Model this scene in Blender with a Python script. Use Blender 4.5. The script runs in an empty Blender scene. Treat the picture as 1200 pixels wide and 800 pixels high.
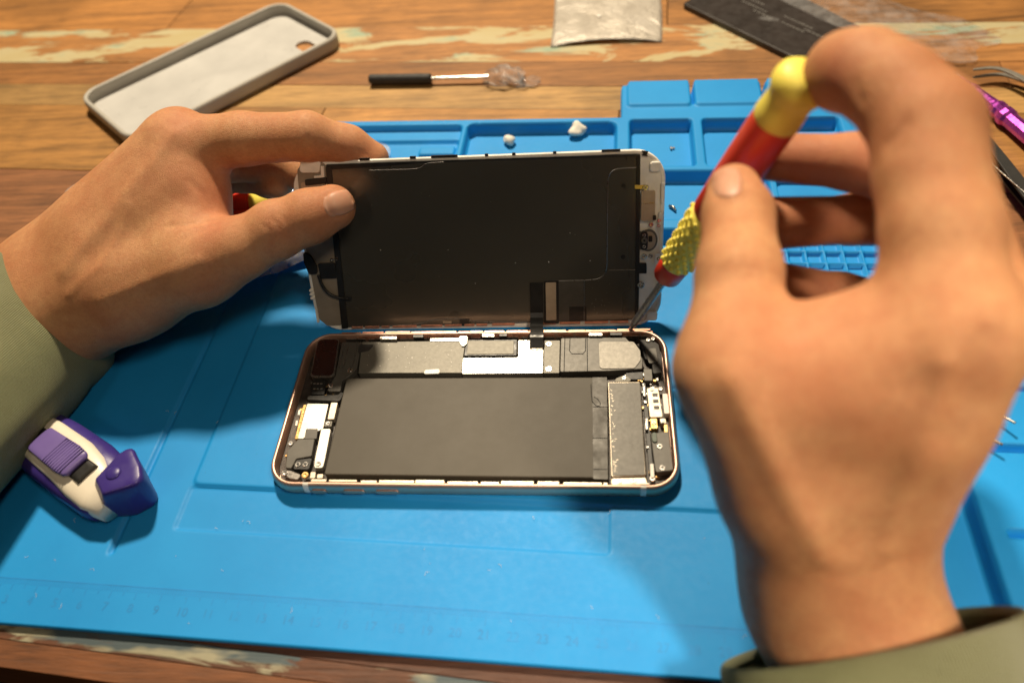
import bpy, bmesh, math, random
import numpy as np
from mathutils import Vector, Matrix
random.seed(7); rng = np.random.default_rng(7)
S = bpy.context.scene
COL = S.collection
MM = 0.001

# ------------------------------------------------------------------ camera (all lengths in mm, scene in metres)
F = 860.09
CAM = np.array([123.478, -132.123, 253.431])
AX = np.array([[0.995073635676008, 0.05487974315499608, -0.08256314779472013],
               [0.010134227117462244, 0.7721344290951048, 0.6353784076018859],
               [-0.09861925280219289, 0.6330850157737254, -0.7677744498090041]])   # right, up, forward

def ray(px, py):
    return np.array([(px - 600) / F, (400 - py) / F, 1.0]) @ AX
def U(px, py, z=0.0):
    """a point of the photograph on the level z"""
    d = ray(px, py); return CAM + d * ((z - CAM[2]) / d[2])
def H(px, py, depth):
    return CAM + ray(px, py) * depth

# ------------------------------------------------------------------ objects
WORLD = {}
def link(o, parent, origin):
    COL.objects.link(o)
    base = np.zeros(3)
    if parent is not None:
        o.parent = parent; base = WORLD[parent.name]
    o.location = [float(v) * MM for v in (np.asarray(origin) - base)]
    WORLD[o.name] = np.asarray(origin, float)
    return o
def tag(o, label=None, cat=None, group=None, kind=None):
    for k, v in (('label', label), ('category', cat), ('group', group), ('kind', kind)):
        if v: o[k] = v
    return o
def empty(name, loc, label, cat, group=None):
    o = bpy.data.objects.new(name, None); o.empty_display_size = 0.01
    link(o, None, np.asarray(loc, float)); return tag(o, label, cat, group)
def mesh(name, verts, faces, mat, parent=None, smooth=False, origin=None, bevel=0, segs=2, angle=35, sub=0):
    v = np.asarray(verts, float)
    if origin is None:
        if parent is not None: origin = WORLD[parent.name]
        else:
            lo, hi = v.min(0), v.max(0); origin = np.array([(lo[0]+hi[0])/2, (lo[1]+hi[1])/2, lo[2]])
    v = (v - origin) * MM
    me = bpy.data.meshes.new(name)
    if isinstance(faces, np.ndarray) and faces.ndim == 2:
        n = len(faces); k = faces.shape[1]
        me.vertices.add(len(v)); me.vertices.foreach_set('co', v.ravel().astype(np.float32))
        me.loops.add(n*k); me.loops.foreach_set('vertex_index', faces.ravel().astype(np.int32))
        me.polygons.add(n); me.polygons.foreach_set('loop_start', np.arange(0, n*k, k, dtype=np.int32))
        me.update(calc_edges=True); me.validate()
    else:
        me.from_pydata(v.tolist(), [], [list(f) for f in faces]); me.update()
    if smooth:
        me.polygons.foreach_set('use_smooth', np.ones(len(me.polygons), bool))
    me.materials.append(mat)
    o = bpy.data.objects.new(name, me)
    link(o, parent, origin)
    if bevel:
        b = o.modifiers.new('bevel', 'BEVEL'); b.width = bevel*MM; b.segments = segs; b.limit_method = 'ANGLE'; b.angle_limit = math.radians(angle)
        b.harden_normals = False
    if sub:
        m = o.modifiers.new('sub', 'SUBSURF'); m.levels = m.render_levels = sub
    return o

class MB:
    """collects shapes of one part"""
    def __init__(s): s.v = []; s.f = []
    def add(s, v, f):
        n = len(s.v); s.v += [tuple(map(float, p)) for p in v]; s.f += [tuple(n+i for i in q) for q in f]; return s
    def prism(s, poly, z0, z1, T=None, taper=0):
        n = len(poly); c = np.mean(np.asarray([p[:2] for p in poly]), 0)
        a = sum(poly[i][0]*poly[(i+1)%n][1]-poly[(i+1)%n][0]*poly[i][1] for i in range(n))
        if a < 0: poly = poly[::-1]
        v = [(p[0], p[1], z0) for p in poly] + [(c[0]+(p[0]-c[0])*(1-taper), c[1]+(p[1]-c[1])*(1-taper), z1) for p in poly]
        if T: v = [T(p) for p in v]
        f = [tuple(range(n))[::-1], tuple(range(n, 2*n))] + [(i, (i+1)%n, n+(i+1)%n, n+i) for i in range(n)]
        return s.add(v, f)
    def box(s, x0, y0, z0, x1, y1, z1, T=None):
        return s.prism([(x0,y0),(x1,y0),(x1,y1),(x0,y1)], z0, z1, T)
    def lathe(s, A, B, prof, n=32, cap=True):
        """profile (distance along A->B, radius)"""
        A = np.asarray(A, float); B = np.asarray(B, float); d = (B-A)/np.linalg.norm(B-A)
        h = np.array([0,0,1.]) if abs(d[2]) < .9 else np.array([1.,0,0]); e1 = np.cross(d, h); e1 /= np.linalg.norm(e1); e2 = np.cross(d, e1)
        v = []; f = []
        for t, r in prof:
            for k in range(n):
                a = 2*math.pi*k/n; v.append(A + d*t + (e1*math.cos(a)+e2*math.sin(a))*r)
        for i in range(len(prof)-1):
            for k in range(n):
                f.append((i*n+k, i*n+(k+1)%n, (i+1)*n+(k+1)%n, (i+1)*n+k))
        if cap:
            f.append(tuple(range(n))[::-1]); f.append(tuple(range((len(prof)-1)*n, len(prof)*n)))
        return s.add(v, f)
    def tube(s, pts, r, n=10):
        pts = [np.asarray(p, float) for p in pts]; v = []; f = []; N = len(pts)
        rs = r if isinstance(r, (list, tuple)) else [r]*N
        up = None
        for i, p in enumerate(pts):
            t = pts[min(i+1, N-1)] - pts[max(i-1, 0)]; t /= np.linalg.norm(t)
            if up is None: up = np.cross(t, [0.3,0.2,1]); 
            up = up - t*(up@t); up /= np.linalg.norm(up); w = np.cross(t, up)
            for k in range(n):
                a = 2*math.pi*k/n; v.append(p + (up*math.cos(a)+w*math.sin(a))*rs[i])
        for i in range(N-1):
            for k in range(n): f.append((i*n+k, i*n+(k+1)%n, (i+1)*n+(k+1)%n, (i+1)*n+k))
        f.append(tuple(range(n))[::-1]); f.append(tuple(range((N-1)*n, N*n)))
        return s.add(v, f)
    def sphere(s, c, r, nu=10, nv=6, sq=(1,1,1)):
        v = []; f = []
        for j in range(1, nv):
            b = math.pi*j/nv
            for i in range(nu):
                a = 2*math.pi*i/nu; v.append((c[0]+r*sq[0]*math.sin(b)*math.cos(a), c[1]+r*sq[1]*math.sin(b)*math.sin(a), c[2]+r*sq[2]*math.cos(b)))
        for j in range(nv-2):
            for i in range(nu): f.append((j*nu+i, (j+1)*nu+i, (j+1)*nu+(i+1)%nu, j*nu+(i+1)%nu))
        t = len(v); v.append((c[0],c[1],c[2]+r*sq[2])); v.append((c[0],c[1],c[2]-r*sq[2]))
        for i in range(nu): f.append((t, i, (i+1)%nu)); f.append((t+1, (nv-2)*nu+(i+1)%nu, (nv-2)*nu+i))
        return s.add(v, f)
    def build(s, name, mat, parent=None, **k): return mesh(name, s.v, s.f, mat, parent, **k)

def fillet(poly, r, n=5):
    out = []; N = len(poly); P = [np.asarray(p[:2], float) for p in poly]
    rs = r if isinstance(r, (list, tuple)) else [r]*N
    for i in range(N):
        a, b, c = P[i-1], P[i], P[(i+1)%N]; u = a-b; w = c-b; lu, lw = np.linalg.norm(u), np.linalg.norm(w); u /= lu; w /= lw
        ang = math.acos(max(-1, min(1, u@w))); rr = rs[i]
        if rr <= 0: out.append(tuple(b)); continue
        if ang > 3.1:
            t = min(rr, lu*.4, lw*.4)*.3
            out += [tuple(b+u*t*(1-2*k/n) if k*2 < n else b+w*t*(2*k/n-1)) for k in range(n+1)]; continue
        t = min(rr/math.tan(ang/2), lu*.49, lw*.49); rr = t*math.tan(ang/2)
        c0 = b + (u+w)/np.linalg.norm(u+w)*(rr/math.sin(ang/2))
        s0 = b+u*t-c0; s1 = b+w*t-c0; a0 = math.atan2(s0[1], s0[0]); a1 = math.atan2(s1[1], s1[0])
        da = (a1-a0+math.pi) % (2*math.pi) - math.pi
        for k in range(n+1):
            q = a0+da*k/n; out.append((c0[0]+rr*math.cos(q), c0[1]+rr*math.sin(q)))
    return out
def rrect(x0, y0, x1, y1, r, n=8): return fillet([(x0,y0),(x1,y0),(x1,y1),(x0,y1)], r, n)

# ------------------------------------------------------------------ materials
def nodes(name):
    m = bpy.data.materials.new(name); m.use_nodes = True; nt = m.node_tree; b = nt.nodes['Principled BSDF']; return m, nt, b
def coord(nt, scale=(1000,1000,1000), rot=(0,0,0)):
    tc = nt.nodes.new('ShaderNodeTexCoord'); mp = nt.nodes.new('ShaderNodeMapping')
    mp.inputs['Scale'].default_value = scale; mp.inputs['Rotation'].default_value = rot
    nt.links.new(tc.outputs['Object'], mp.inputs['Vector']); return mp.outputs['Vector']
def noise(nt, vec, scale, detail=4, rough=.55, dist=0):
    n = nt.nodes.new('ShaderNodeTexNoise'); n.inputs['Scale'].default_value = scale; n.inputs['Detail'].default_value = detail
    n.inputs['Roughness'].default_value = rough; n.inputs['Distortion'].default_value = dist
    nt.links.new(vec, n.inputs['Vector']); return n.outputs['Fac']
def ramp(nt, fac, stops):
    r = nt.nodes.new('ShaderNodeValToRGB'); e = r.color_ramp.elements
    while len(e) < len(stops): e.new(0.5)
    for i, (p, c) in enumerate(stops):
        e[i].position = p; e[i].color = (*(c if isinstance(c, tuple) else (c,c,c)), 1)
    nt.links.new(fac, r.inputs['Fac']); return r.outputs['Color']
def mix(nt, fac, a, b, mode='MIX'):
    m = nt.nodes.new('ShaderNodeMix'); m.data_type = 'RGBA'; m.blend_type = mode
    for sock, val in ((m.inputs[0], fac), (m.inputs[6], a), (m.inputs[7], b)):
        if hasattr(val, 'is_linked'): nt.links.new(val, sock)
        elif isinstance(val, tuple): sock.default_value = (*val, 1)
        else: sock.default_value = val
    return m.outputs[2]
def bump(nt, b, h, dist=.0001, strength=1.0):
    n = nt.nodes.new('ShaderNodeBump'); n.inputs['Strength'].default_value = strength; n.inputs['Distance'].default_value = dist
    nt.links.new(h, n.inputs['Height']); nt.links.new(n.outputs['Normal'], b.inputs['Normal'])
def simple(name, col, rough=.5, metal=0, var=.15, scale=.12, bumpd=0, bscale=1.5, rv=.1, spec=.5, coat=0):
    m, nt, b = nodes(name); v = coord(nt)
    f = noise(nt, v, scale, 5)
    lo = tuple(max(0, c*(1-var)) for c in col); hi = tuple(min(1, c*(1+var)) for c in col)
    nt.links.new(ramp(nt, f, [(.3, lo), (.7, hi)]), b.inputs['Base Color'])
    f2 = noise(nt, v, scale*3.1, 6, .65)
    nt.links.new(ramp(nt, f2, [(.3, max(.02, rough-rv)), (.7, min(1, rough+rv))]), b.inputs['Roughness'])
    b.inputs['Metallic'].default_value = metal; b.inputs['Specular IOR Level'].default_value = spec
    b.inputs['Coat Weight'].default_value = coat
    if bumpd: bump(nt, b, noise(nt, v, bscale, 4), bumpd*MM)
    return m

M = {}
M['white_plastic'] = simple('white_plastic', (.80,.78,.72), .42, bumpd=.02)
M['cream_metal'] = simple('cream_metal', (.56,.49,.39), .42, .6, .15, .4)
M['silver'] = simple('silver', (.56,.54,.49), .38, .9, .06, .15, rv=.05)
M['steel'] = simple('steel', (.72,.70,.67), .24, 1.0, .08, .3)
M['bright_steel'] = simple('bright_steel', (.30,.31,.33), .28, .75, .04, .1, rv=.03)
M['steel_dark'] = simple('steel_dark', (.30,.28,.26), .32, .9, .15, .3)
M['rose'] = simple('rose', (.62,.41,.32), .45, .9, .05, .06, rv=.05)
M['copper'] = simple('copper', (.74,.36,.24), .38, .8, .25, .3)
M['graphite'] = simple('graphite', (.085,.080,.070), .46, .25, .12, .2, bumpd=.008, rv=.04)
M['graphite_light'] = simple('graphite_light', (.135,.127,.105), .48, .25, .10, .25, bumpd=.008, rv=.03)
M['brushed'] = simple('brushed', (.25,.235,.205), .5, .3, .15, .5, bumpd=.02)
M['black'] = simple('black', (.012,.012,.012), .42, 0, .3, .2)
M['black_matte'] = simple('black_matte', (.022,.021,.020), .62, 0, .3, .3, bumpd=.03)
M['chassis'] = simple('chassis', (.035,.030,.027), .45, .3, .4, .35, bumpd=.05)
M['maroon'] = simple('maroon', (.035,.014,.012), .22, .2, .2, .1)
M['battery'] = simple('battery', (.064,.056,.043), .56, .1, .02, .03, bumpd=.004, bscale=.6, rv=.015, spec=.35)
M['battery_dark'] = simple('battery_dark', (.050,.045,.036), .5, .1, .06, .06, bumpd=.02, bscale=.4)
M['beige'] = simple('beige', (.42,.33,.24), .45, .2, .1, .3)
M['gold'] = simple('gold', (.85,.55,.22), .3, .9, .1, .3)
M['yellow_tape'] = simple('yellow_tape', (.75,.50,.08), .4, 0, .1, .2)
M['green_pcb'] = simple('green_pcb', (.05,.07,.05), .4, .1, .3, .5)
M['red_plastic'] = simple('red_plastic', (.74,.045,.02), .36, 0, .08, .05, bumpd=.015, bscale=.8, coat=.15)
M['yellow_plastic'] = simple('yellow_plastic', (.95,.80,.13), .52, 0, .07, .05, bumpd=.015, bscale=.8)
M['purple'] = simple('purple', (.045,.028,.20), .34, 0, .08, .05, bumpd=.02, bscale=.7)
M['lavender'] = simple('lavender', (.15,.105,.33), .36, 0, .08, .05, bumpd=.01)
M['ivory'] = simple('ivory', (.74,.68,.56), .4, 0, .05, .05, bumpd=.015)
M['grey_rubber'] = simple('grey_rubber', (.40,.385,.345), .6, 0, .08, .05, bumpd=.02)
M['case_back'] = simple('case_back', (.52,.52,.51), .34, 0, .10, .03, bumpd=.03, bscale=.15)
M['magenta'] = simple('magenta', (.58,.10,.62), .28, .85, .1, .1)
M['putty'] = simple('putty', (.80,.77,.68), .7, 0, .06, .3, bumpd=.25, bscale=.5)
M['foil_black'] = simple('foil_black', (.030,.024,.022), .40, 0, .2, .06, bumpd=.04, bscale=.3)
M['print_grey'] = simple('print_grey', (.10,.095,.09), .6)
M['cable_white'] = simple('cable_white', (.75,.72,.66), .5)
M['dark_blue_print'] = simple('dark_blue_print', (.009,.222,.58), .6)

def mat_blue():
    m, nt, b = nodes('silicone_blue'); v = coord(nt)
    f = noise(nt, v, .02, 5, .6); f2 = noise(nt, v, .35, 6, .7)
    c = ramp(nt, f, [(.3, (.008,.245,.63)), (.7, (.012,.285,.70))])
    # faint pale scuffs and dust
    dust = ramp(nt, f2, [(.62, 0.0), (.80, 1.0)])
    c = mix(nt, mix(nt, .06, (0,0,0), dust), c, (.30,.45,.60))
    sp = noise(nt, v, .9, 2, .5); c = mix(nt, ramp(nt, sp, [(.775, 0.0), (.80, .5)]), c, (.03,.12,.22))
    nt.links.new(c, b.inputs['Base Color'])
    nt.links.new(ramp(nt, f2, [(.3, .50), (.7, .64)]), b.inputs['Roughness'])
    b.inputs['Specular IOR Level'].default_value = .34
    bump(nt, b, noise(nt, v, 2.2, 3), .05*MM, .6)
    return m
M['silicone'] = mat_blue()

def mat_skin(name, tint=(1,1,1)):
    m, nt, b = nodes(name); v = coord(nt)
    f = noise(nt, v, .035, 4, .55); f2 = noise(nt, v, .22, 5, .65)
    t = lambda c: tuple(a*q for a, q in zip(c, tint))
    c = ramp(nt, f, [(.30, t((.47,.200,.090))), (.50, t((.56,.275,.130))), (.70, t((.61,.325,.160)))])
    c = mix(nt, mix(nt, .55, (0,0,0), ramp(nt, f2, [(.40, 0.0), (.72, 1.0)])), c, t((.46,.180,.085)))
    att = nt.nodes.new('ShaderNodeAttribute'); att.attribute_name = 'flush'
    f4 = noise(nt, v, .75, 5, .7); c = mix(nt, .55, c, mix(nt, 1.0, c, ramp(nt, f4, [(.34, (.82,.77,.73)), (.52, (1.0,1.0,1.0)), (.70, (1.10,1.09,1.08))]), 'MULTIPLY'))
    c = mix(nt, att.outputs['Fac'], c, t((.52,.165,.09)))
    nt.links.new(c, b.inputs['Base Color'])
    b.inputs['Subsurface Weight'].default_value = .22; b.inputs['Subsurface Radius'].default_value = (1.0,.35,.18); b.inputs['Subsurface Scale'].default_value = 2.2*MM
    nt.links.new(ramp(nt, f2, [(.3, .47), (.7, .62)]), b.inputs['Roughness']); b.inputs['Specular IOR Level'].default_value = .33
    vo = nt.nodes.new('ShaderNodeTexVoronoi'); vo.feature = 'DISTANCE_TO_EDGE'; vo.inputs['Scale'].default_value = 1.5; nt.links.new(v, vo.inputs['Vector'])
    vr = ramp(nt, vo.outputs['Distance'], [(0.0, 0.0), (.18, 1.0)])
    n3 = noise(nt, v, .5, 5, .7)
    h = mix(nt, .45, vr, n3)
    bump(nt, b, mix(nt, .5, h, noise(nt, v, .28, 6, .75)), .34*MM, .8)
    return m
M['skin'] = mat_skin('skin')

def mat_nail():
    m, nt, b = nodes('nail'); v = coord(nt)
    nt.links.new(ramp(nt, noise(nt, v, .15, 3), [(.3, (.54,.275,.175)), (.7, (.59,.32,.21))]), b.inputs['Base Color'])
    b.inputs['Roughness'].default_value = .45; b.inputs['Specular IOR Level'].default_value = .4; b.inputs['Subsurface Weight'].default_value = .2; b.inputs['Subsurface Scale'].default_value = .001
    return m
M['nail'] = mat_nail()

def mat_cloth():
    m, nt, b = nodes('knit'); v = coord(nt)
    uv = nt.nodes.new('ShaderNodeAttribute'); uv.attribute_name = 'rib'
    sn = nt.nodes.new('ShaderNodeMath'); sn.operation = 'SINE'; nt.links.new(uv.outputs['Fac'], sn.inputs[0])
    f = noise(nt, v, .06, 4); f2 = noise(nt, v, 1.1, 4, .7)
    c = ramp(nt, f, [(.3, (.25,.26,.12)), (.7, (.305,.315,.155))])
    c = mix(nt, mix(nt, .45, (0,0,0), ramp(nt, f2, [(.35, 0.0), (.7, 1.0)])), c, (.34,.35,.19))
    nt.links.new(c, b.inputs['Base Color']); b.inputs['Roughness'].default_value = .9; b.inputs['Specular IOR Level'].default_value = .15
    b.inputs['Sheen Weight'].default_value = .25; b.inputs['Sheen Roughness'].default_value = .6
    a = nt.nodes.new('ShaderNodeMath'); a.operation = 'MULTIPLY_ADD'; nt.links.new(sn.outputs[0], a.inputs[0]); a.inputs[1].default_value = .35; nt.links.new(f2, a.inputs[2])
    bump(nt, b, a.outputs[0], 1.0*MM, .9)
    return m
M['knit'] = mat_cloth()

def mat_clear(name, tint=(.96,.97,.98), alpha=.05, rough=.10):
    """thin clear film: see-through, a sharp shine and a trace of milky haze"""
    m, nt, b = nodes(name); out = nt.nodes['Material Output']; v = coord(nt); nt.nodes.remove(b)
    tr = nt.nodes.new('ShaderNodeBsdfTransparent'); tr.inputs['Color'].default_value = (*tint, 1)
    gl = nt.nodes.new('ShaderNodeBsdfGlossy'); gl.inputs['Roughness'].default_value = rough
    df = nt.nodes.new('ShaderNodeBsdfDiffuse'); df.inputs['Color'].default_value = (.75,.75,.76,1)
    fr = nt.nodes.new('ShaderNodeFresnel'); fr.inputs['IOR'].default_value = 1.42
    bn = nt.nodes.new('ShaderNodeBump'); bn.inputs['Distance'].default_value = 1.2*MM; nt.links.new(noise(nt, v, .10, 4), bn.inputs['Height'])
    for n_ in (fr, gl): nt.links.new(bn.outputs[0], n_.inputs['Normal'])
    m1 = nt.nodes.new('ShaderNodeMixShader'); m2 = nt.nodes.new('ShaderNodeMixShader')
    nt.links.new(ramp(nt, noise(nt, v, .12, 4), [(.35, alpha*.3), (.7, alpha*1.5)]), m1.inputs[0]); nt.links.new(tr.outputs[0], m1.inputs[1]); nt.links.new(df.outputs[0], m1.inputs[2])
    nt.links.new(fr.outputs[0], m2.inputs[0]); nt.links.new(m1.outputs[0], m2.inputs[1]); nt.links.new(gl.outputs[0], m2.inputs[2]); nt.links.new(m2.outputs[0], out.inputs['Surface'])
    return m
M['clear'] = mat_clear('clear', alpha=.26)
M['clear_thin'] = mat_clear('clear_thin', alpha=.15, rough=.06)
M['bag_film'] = mat_clear('bag_film', alpha=.42)
def mat_bagfoil():
    m, nt, b = nodes('static_bag'); v = coord(nt)
    nt.links.new(ramp(nt, noise(nt, v, .05, 5), [(.3, (.44,.40,.34)), (.7, (.56,.52,.46))]), b.inputs['Base Color'])
    b.inputs['Metallic'].default_value = .2; b.inputs['Roughness'].default_value = .42
    bump(nt, b, noise(nt, v, .05, 6, .6, 1.5), 3.5*MM, .8); return m
M['static_bag'] = mat_bagfoil()

# ------------------------------------------------------------------ the table
TR = math.radians(-5.0)
def tab(u, v, z=-4.0):      # table axes: u along the planks, v away
    c, s = math.cos(TR), math.sin(TR); return (u*c - v*s, u*s + v*c, z)
def mat_wood():
    m, nt, b = nodes('old_wood'); v = coord(nt)
    at = nt.nodes.new('ShaderNodeAttribute'); at.attribute_name = 'tone'; at2 = nt.nodes.new('ShaderNodeAttribute'); at2.attribute_name = 'paint'
    atr = nt.nodes.new('ShaderNodeAttribute'); atr.attribute_name = 'rough'
    mp = nt.nodes.new('ShaderNodeMapping'); mp.inputs['Scale'].default_value = (.07,1,1); nt.links.new(v, mp.inputs['Vector'])
    ad = nt.nodes.new('ShaderNodeVectorMath'); ad.operation = 'ADD'; nt.links.new(mp.outputs[0], ad.inputs[0]); nt.links.new(at.outputs['Color'], ad.inputs[1])
    mu = nt.nodes.new('ShaderNodeVectorMath'); mu.operation = 'SCALE'; nt.links.new(at.outputs['Color'], mu.inputs[0]); mu.inputs['Scale'].default_value = 700
    nt.links.new(mu.outputs[0], ad.inputs[1]); vv = ad.outputs[0]
    g1 = noise(nt, vv, .12, 6, .62, 1.2); g2 = noise(nt, vv, .55, 6, .7, .4); g3 = noise(nt, vv, 1.6, 4, .7)
    grain = ramp(nt, g1, [(.28, .45), (.5, .95), (.72, 1.25)])
    c = mix(nt, 1.0, at.outputs['Color'], grain, 'MULTIPLY')
    pore = ramp(nt, g2, [(.30, .45), (.48, 1.0)]); c = mix(nt, .8, c, mix(nt, 1.0, c, pore, 'MULTIPLY'))
    c = mix(nt, .5, c, mix(nt, 1.0, c, ramp(nt, g3, [(.35, .6), (.6, 1.15)]), 'MULTIPLY'))
    blot = ramp(nt, noise(nt, v, .012, 4, .6), [(.36, .45), (.52, 1.0)]); c = mix(nt, .55, c, mix(nt, 1.0, c, blot, 'MULTIPLY'))
    # flaking paint on the painted boards
    mp2 = nt.nodes.new('ShaderNodeMapping'); mp2.inputs['Scale'].default_value = (.3,1,1); nt.links.new(v, mp2.inputs['Vector'])
    pf = noise(nt, mp2.outputs[0], .035, 7, .62, .6)
    s = nt.nodes.new('ShaderNodeMath'); s.operation = 'ADD'; nt.links.new(pf, s.inputs[0]); nt.links.new(at2.outputs['Fac'], s.inputs[1])
    pm = ramp(nt, s.outputs[0], [(.965, 0.0), (1.01, 1.0)])
    pc = ramp(nt, noise(nt, mp2.outputs[0], .045, 5, .6), [(.38, (.45,.37,.19)), (.56, (.47,.41,.24)), (.63, (.27,.36,.26)), (.70, (.39,.40,.26))])
    atc = nt.nodes.new('ShaderNodeAttribute'); atc.attribute_name = 'dark_paint'
    pc = mix(nt, atc.outputs['Fac'], pc, ramp(nt, noise(nt, mp2.outputs[0], .05, 4, .6), [(.48, (.06,.085,.095)), (.56, (.30,.28,.19))]))
    c = mix(nt, pm, c, pc)
    nt.links.new(c, b.inputs['Base Color'])
    rr = ramp(nt, g2, [(.3, .66), (.7, .48)]); nt.links.new(rr, b.inputs['Roughness']); b.inputs['Specular IOR Level'].default_value = .45
    hh = mix(nt, .5, g2, g1); hh = mix(nt, mix(nt, 1.0, pm, (.25,.25,.25), 'MULTIPLY'), hh, (1,1,1))
    bn = nt.nodes.new('ShaderNodeBump'); bn.inputs['Distance'].default_value = .7*MM; nt.links.new(hh, bn.inputs['Height']); nt.links.new(atr.outputs['Fac'], bn.inputs['Strength']); nt.links.new(bn.outputs['Normal'], b.inputs['Normal'])
    return m
M['wood'] = mat_wood()
# v0, v1, tone, paint amount, roughness of the surface, dark paint, sections along the board
BOARDS = [(-73.5,-64.5,(.21,.075,.024),.40,.9,1),(-64.3,-57.5,(.16,.058,.024),.535,1,1),(-57.3,-38,(.10,.036,.017),.36,1,1),(-37,30,(.30,.14,.055),0,.6,0),(31,120,(.34,.17,.06),0,.4,0),(121,203,(.25,.105,.042),0,1.0,0),
          (203.3,272.4,(.42,.205,.055),0,.35,0),(272.7,298.4,(.43,.25,.085),.27,.9,0),(298.7,327,(.33,.145,.042),.0,.6,0),(327.3,374.4,(.36,.165,.05),.475,.5,0),
          (374.7,440.4,(.40,.18,.048),0,.35,0),(440.7,520.4,(.37,.16,.05),0,.5,0),(520.7,620,(.47,.22,.07),0,.4,0),(621,760,(.40,.19,.06),0,.4,0)]
tv, tf, tone, pnt, rgh, drk = [], [], [], [], [], []
for i, (v0, v1, col, p, r_, dk) in enumerate(BOARDS):
    cuts = [-900, -150 + 90*math.sin(i*2.3), 240 + 120*math.sin(i*1.7+1), 1000] if p < .3 and v0 > 190 else [-900, 1000]
    for j in range(len(cuts)-1):
        k = 1 + .16*math.sin(i*5.1 + j*2.2); cc = tuple(c*k for c in col)
        u0, u1 = cuts[j]+.3, cuts[j+1]-.3
        n = len(tv); bz = -4.0 - .25*((i*7+j) % 3)/2
        for (u, v_) in ((u0,v0),(u1,v0),(u1,v1),(u0,v1)): tv.append(tab(u, v_, bz-28))
        for (u, v_) in ((u0,v0),(u1,v0),(u1,v1),(u0,v1)): tv.append(tab(u, v_, bz))
        tf += [(n+3,n+2,n+1,n),(n+4,n+5,n+6,n+7)] + [(n+a, n+(a+1)%4, n+4+(a+1)%4, n+4+a) for a in range(4)]
        tone += [(*cc, 1)]*6; pnt += [p]*6; rgh += [r_]*6; drk += [dk]*6
table = mesh('wooden_table', tv, tf, M['wood'], bevel=.25, origin=np.array([100,250,-32.]))
me = table.data
a = me.attributes.new('tone', 'FLOAT_COLOR', 'FACE'); a.data.foreach_set('color', np.array(tone, np.float32).ravel())
for nm, arr in (('paint', pnt), ('rough', rgh), ('dark_paint', drk)):
    a = me.attributes.new(nm, 'FLOAT', 'FACE'); a.data.foreach_set('value', np.array(arr, np.float32))
tag(table, 'old orange brown plank table with flaking cream and green paint under everything', 'table')

# ------------------------------------------------------------------ the blue repair mat (axes: mx along the ruler, my away)
MT = -0.04296389786555906; MO = np.array([-121.506, -42.806])
def mw(mx, my, z=0):
    c, s = math.cos(MT), math.sin(MT); return np.array([MO[0]+mx*c-my*s, MO[1]+mx*s+my*c, z])
X0, X1, Y0, Y1, RES = -12.0, 421.0, -8.1, 325.0, 0.7
gx = np.arange(X0, X1+RES, RES); gy = np.arange(Y0, Y1+RES, RES)
GX, GY = np.meshgrid(gx, gy, indexing='ij')
Hm = np.full(GX.shape, -1.0)
def rr_sdf(x0, y0, x1, y1, r):
    cx, cy = (x0+x1)/2, (y0+y1)/2; hx, hy = (x1-x0)/2-r, (y1-y0)/2-r
    qx, qy = np.abs(GX-cx)-hx, np.abs(GY-cy)-hy
    return np.hypot(np.maximum(qx, 0), np.maximum(qy, 0)) + np.minimum(np.maximum(qx, qy), 0) - r
def stamp(x0, y0, x1, y1, z, r=2, w=.7, rel=False):
    global Hm
    t = np.clip(.5 - rr_sdf(x0,y0,x1,y1,r)/(2*w), 0, 1); t = t*t*(3-2*t)
    Hm = Hm*(1-t) + ((Hm+z) if rel else z)*t
stamp(X0-9, Y0-9, 378.5, 296, -1.0)
stamp(84.5, 50.5, 300, 186, 0.0, 3, .5)              # raised work area
stamp(84, 31.5, 252, 50.2, -1.7, 1.5, .6)             # long shallow recess
stamp(61.6, 20, 63.6, 186, -2.2, 1, .6)               # groove
stamp(254, 104.6, 378, 106.2, -1.0, .7, .5)
TOP = 7.0
stamp(70, 196, 379, 291, TOP, 3, .8)                  # tray along the back edge
stamp(254.5, 200, 379, 324, TOP, 2, .8)               # taller block of boxes
stamp(378.5, -20, 470, 292, TOP, 2, 1.3)              # tray along the right edge
for i in range(14): 
    t = np.clip(.8 - np.hypot(GX-(82+i*7.0), GY-288.2), 0, 1); Hm -= t*1.0
stamp(78, 238, 163.0, 285.5, 3.0, 3); stamp(78, 205, 162, 276, 0.6, 2)
stamp(140, 262, 161, 270, 3.6, 1)
stamp(166.5, 204, 252, 286.5, -0.4, 5, .8)
for x0, x1 in ((260,294),(300,333.5),(338.5,373)):
    stamp(x0, 246, x1, 288, -0.6, 2.5, .7)
for x0, x1 in ((258.5,294.5),(297,334.5),(338.5,376.5)):
    stamp(x0, 300.5, x1, 340, TOP+1.6, 2.5, .7)
for x in (295.8, 336.6): stamp(x-.8, 303, x+.8, 340, -1.5, .6, .4)
stamp(259, 204, 329.5, 241.5, -0.6, 2.5, .8); stamp(334, 204, 374, 241.5, -0.6, 2.5, .8)
# small grid of square cells
stamp(306, 128, 379, 196, 2.2, 2, .6)
for i in range(8):
    for j in range(8):
        stamp(308.4+i*8.5, 130+j*8.2, 315.4+i*8.5, 136.7+j*8.2, -.4, .8, .45)
stamp(386, 205, 415, 284, 4.0, 9, .8); stamp(389, 208, 412, 280.5, 0.5, 8, .8)
for y, x, w in ((105,392,.7),(78,384,1.3),(44,386,1.3),(15,386,1.2),(135,384,1.2),(165,384,1.2)): stamp(x, y-w, 470, y+w, 1.5, min(w,1.2)*.9, .5)
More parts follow.
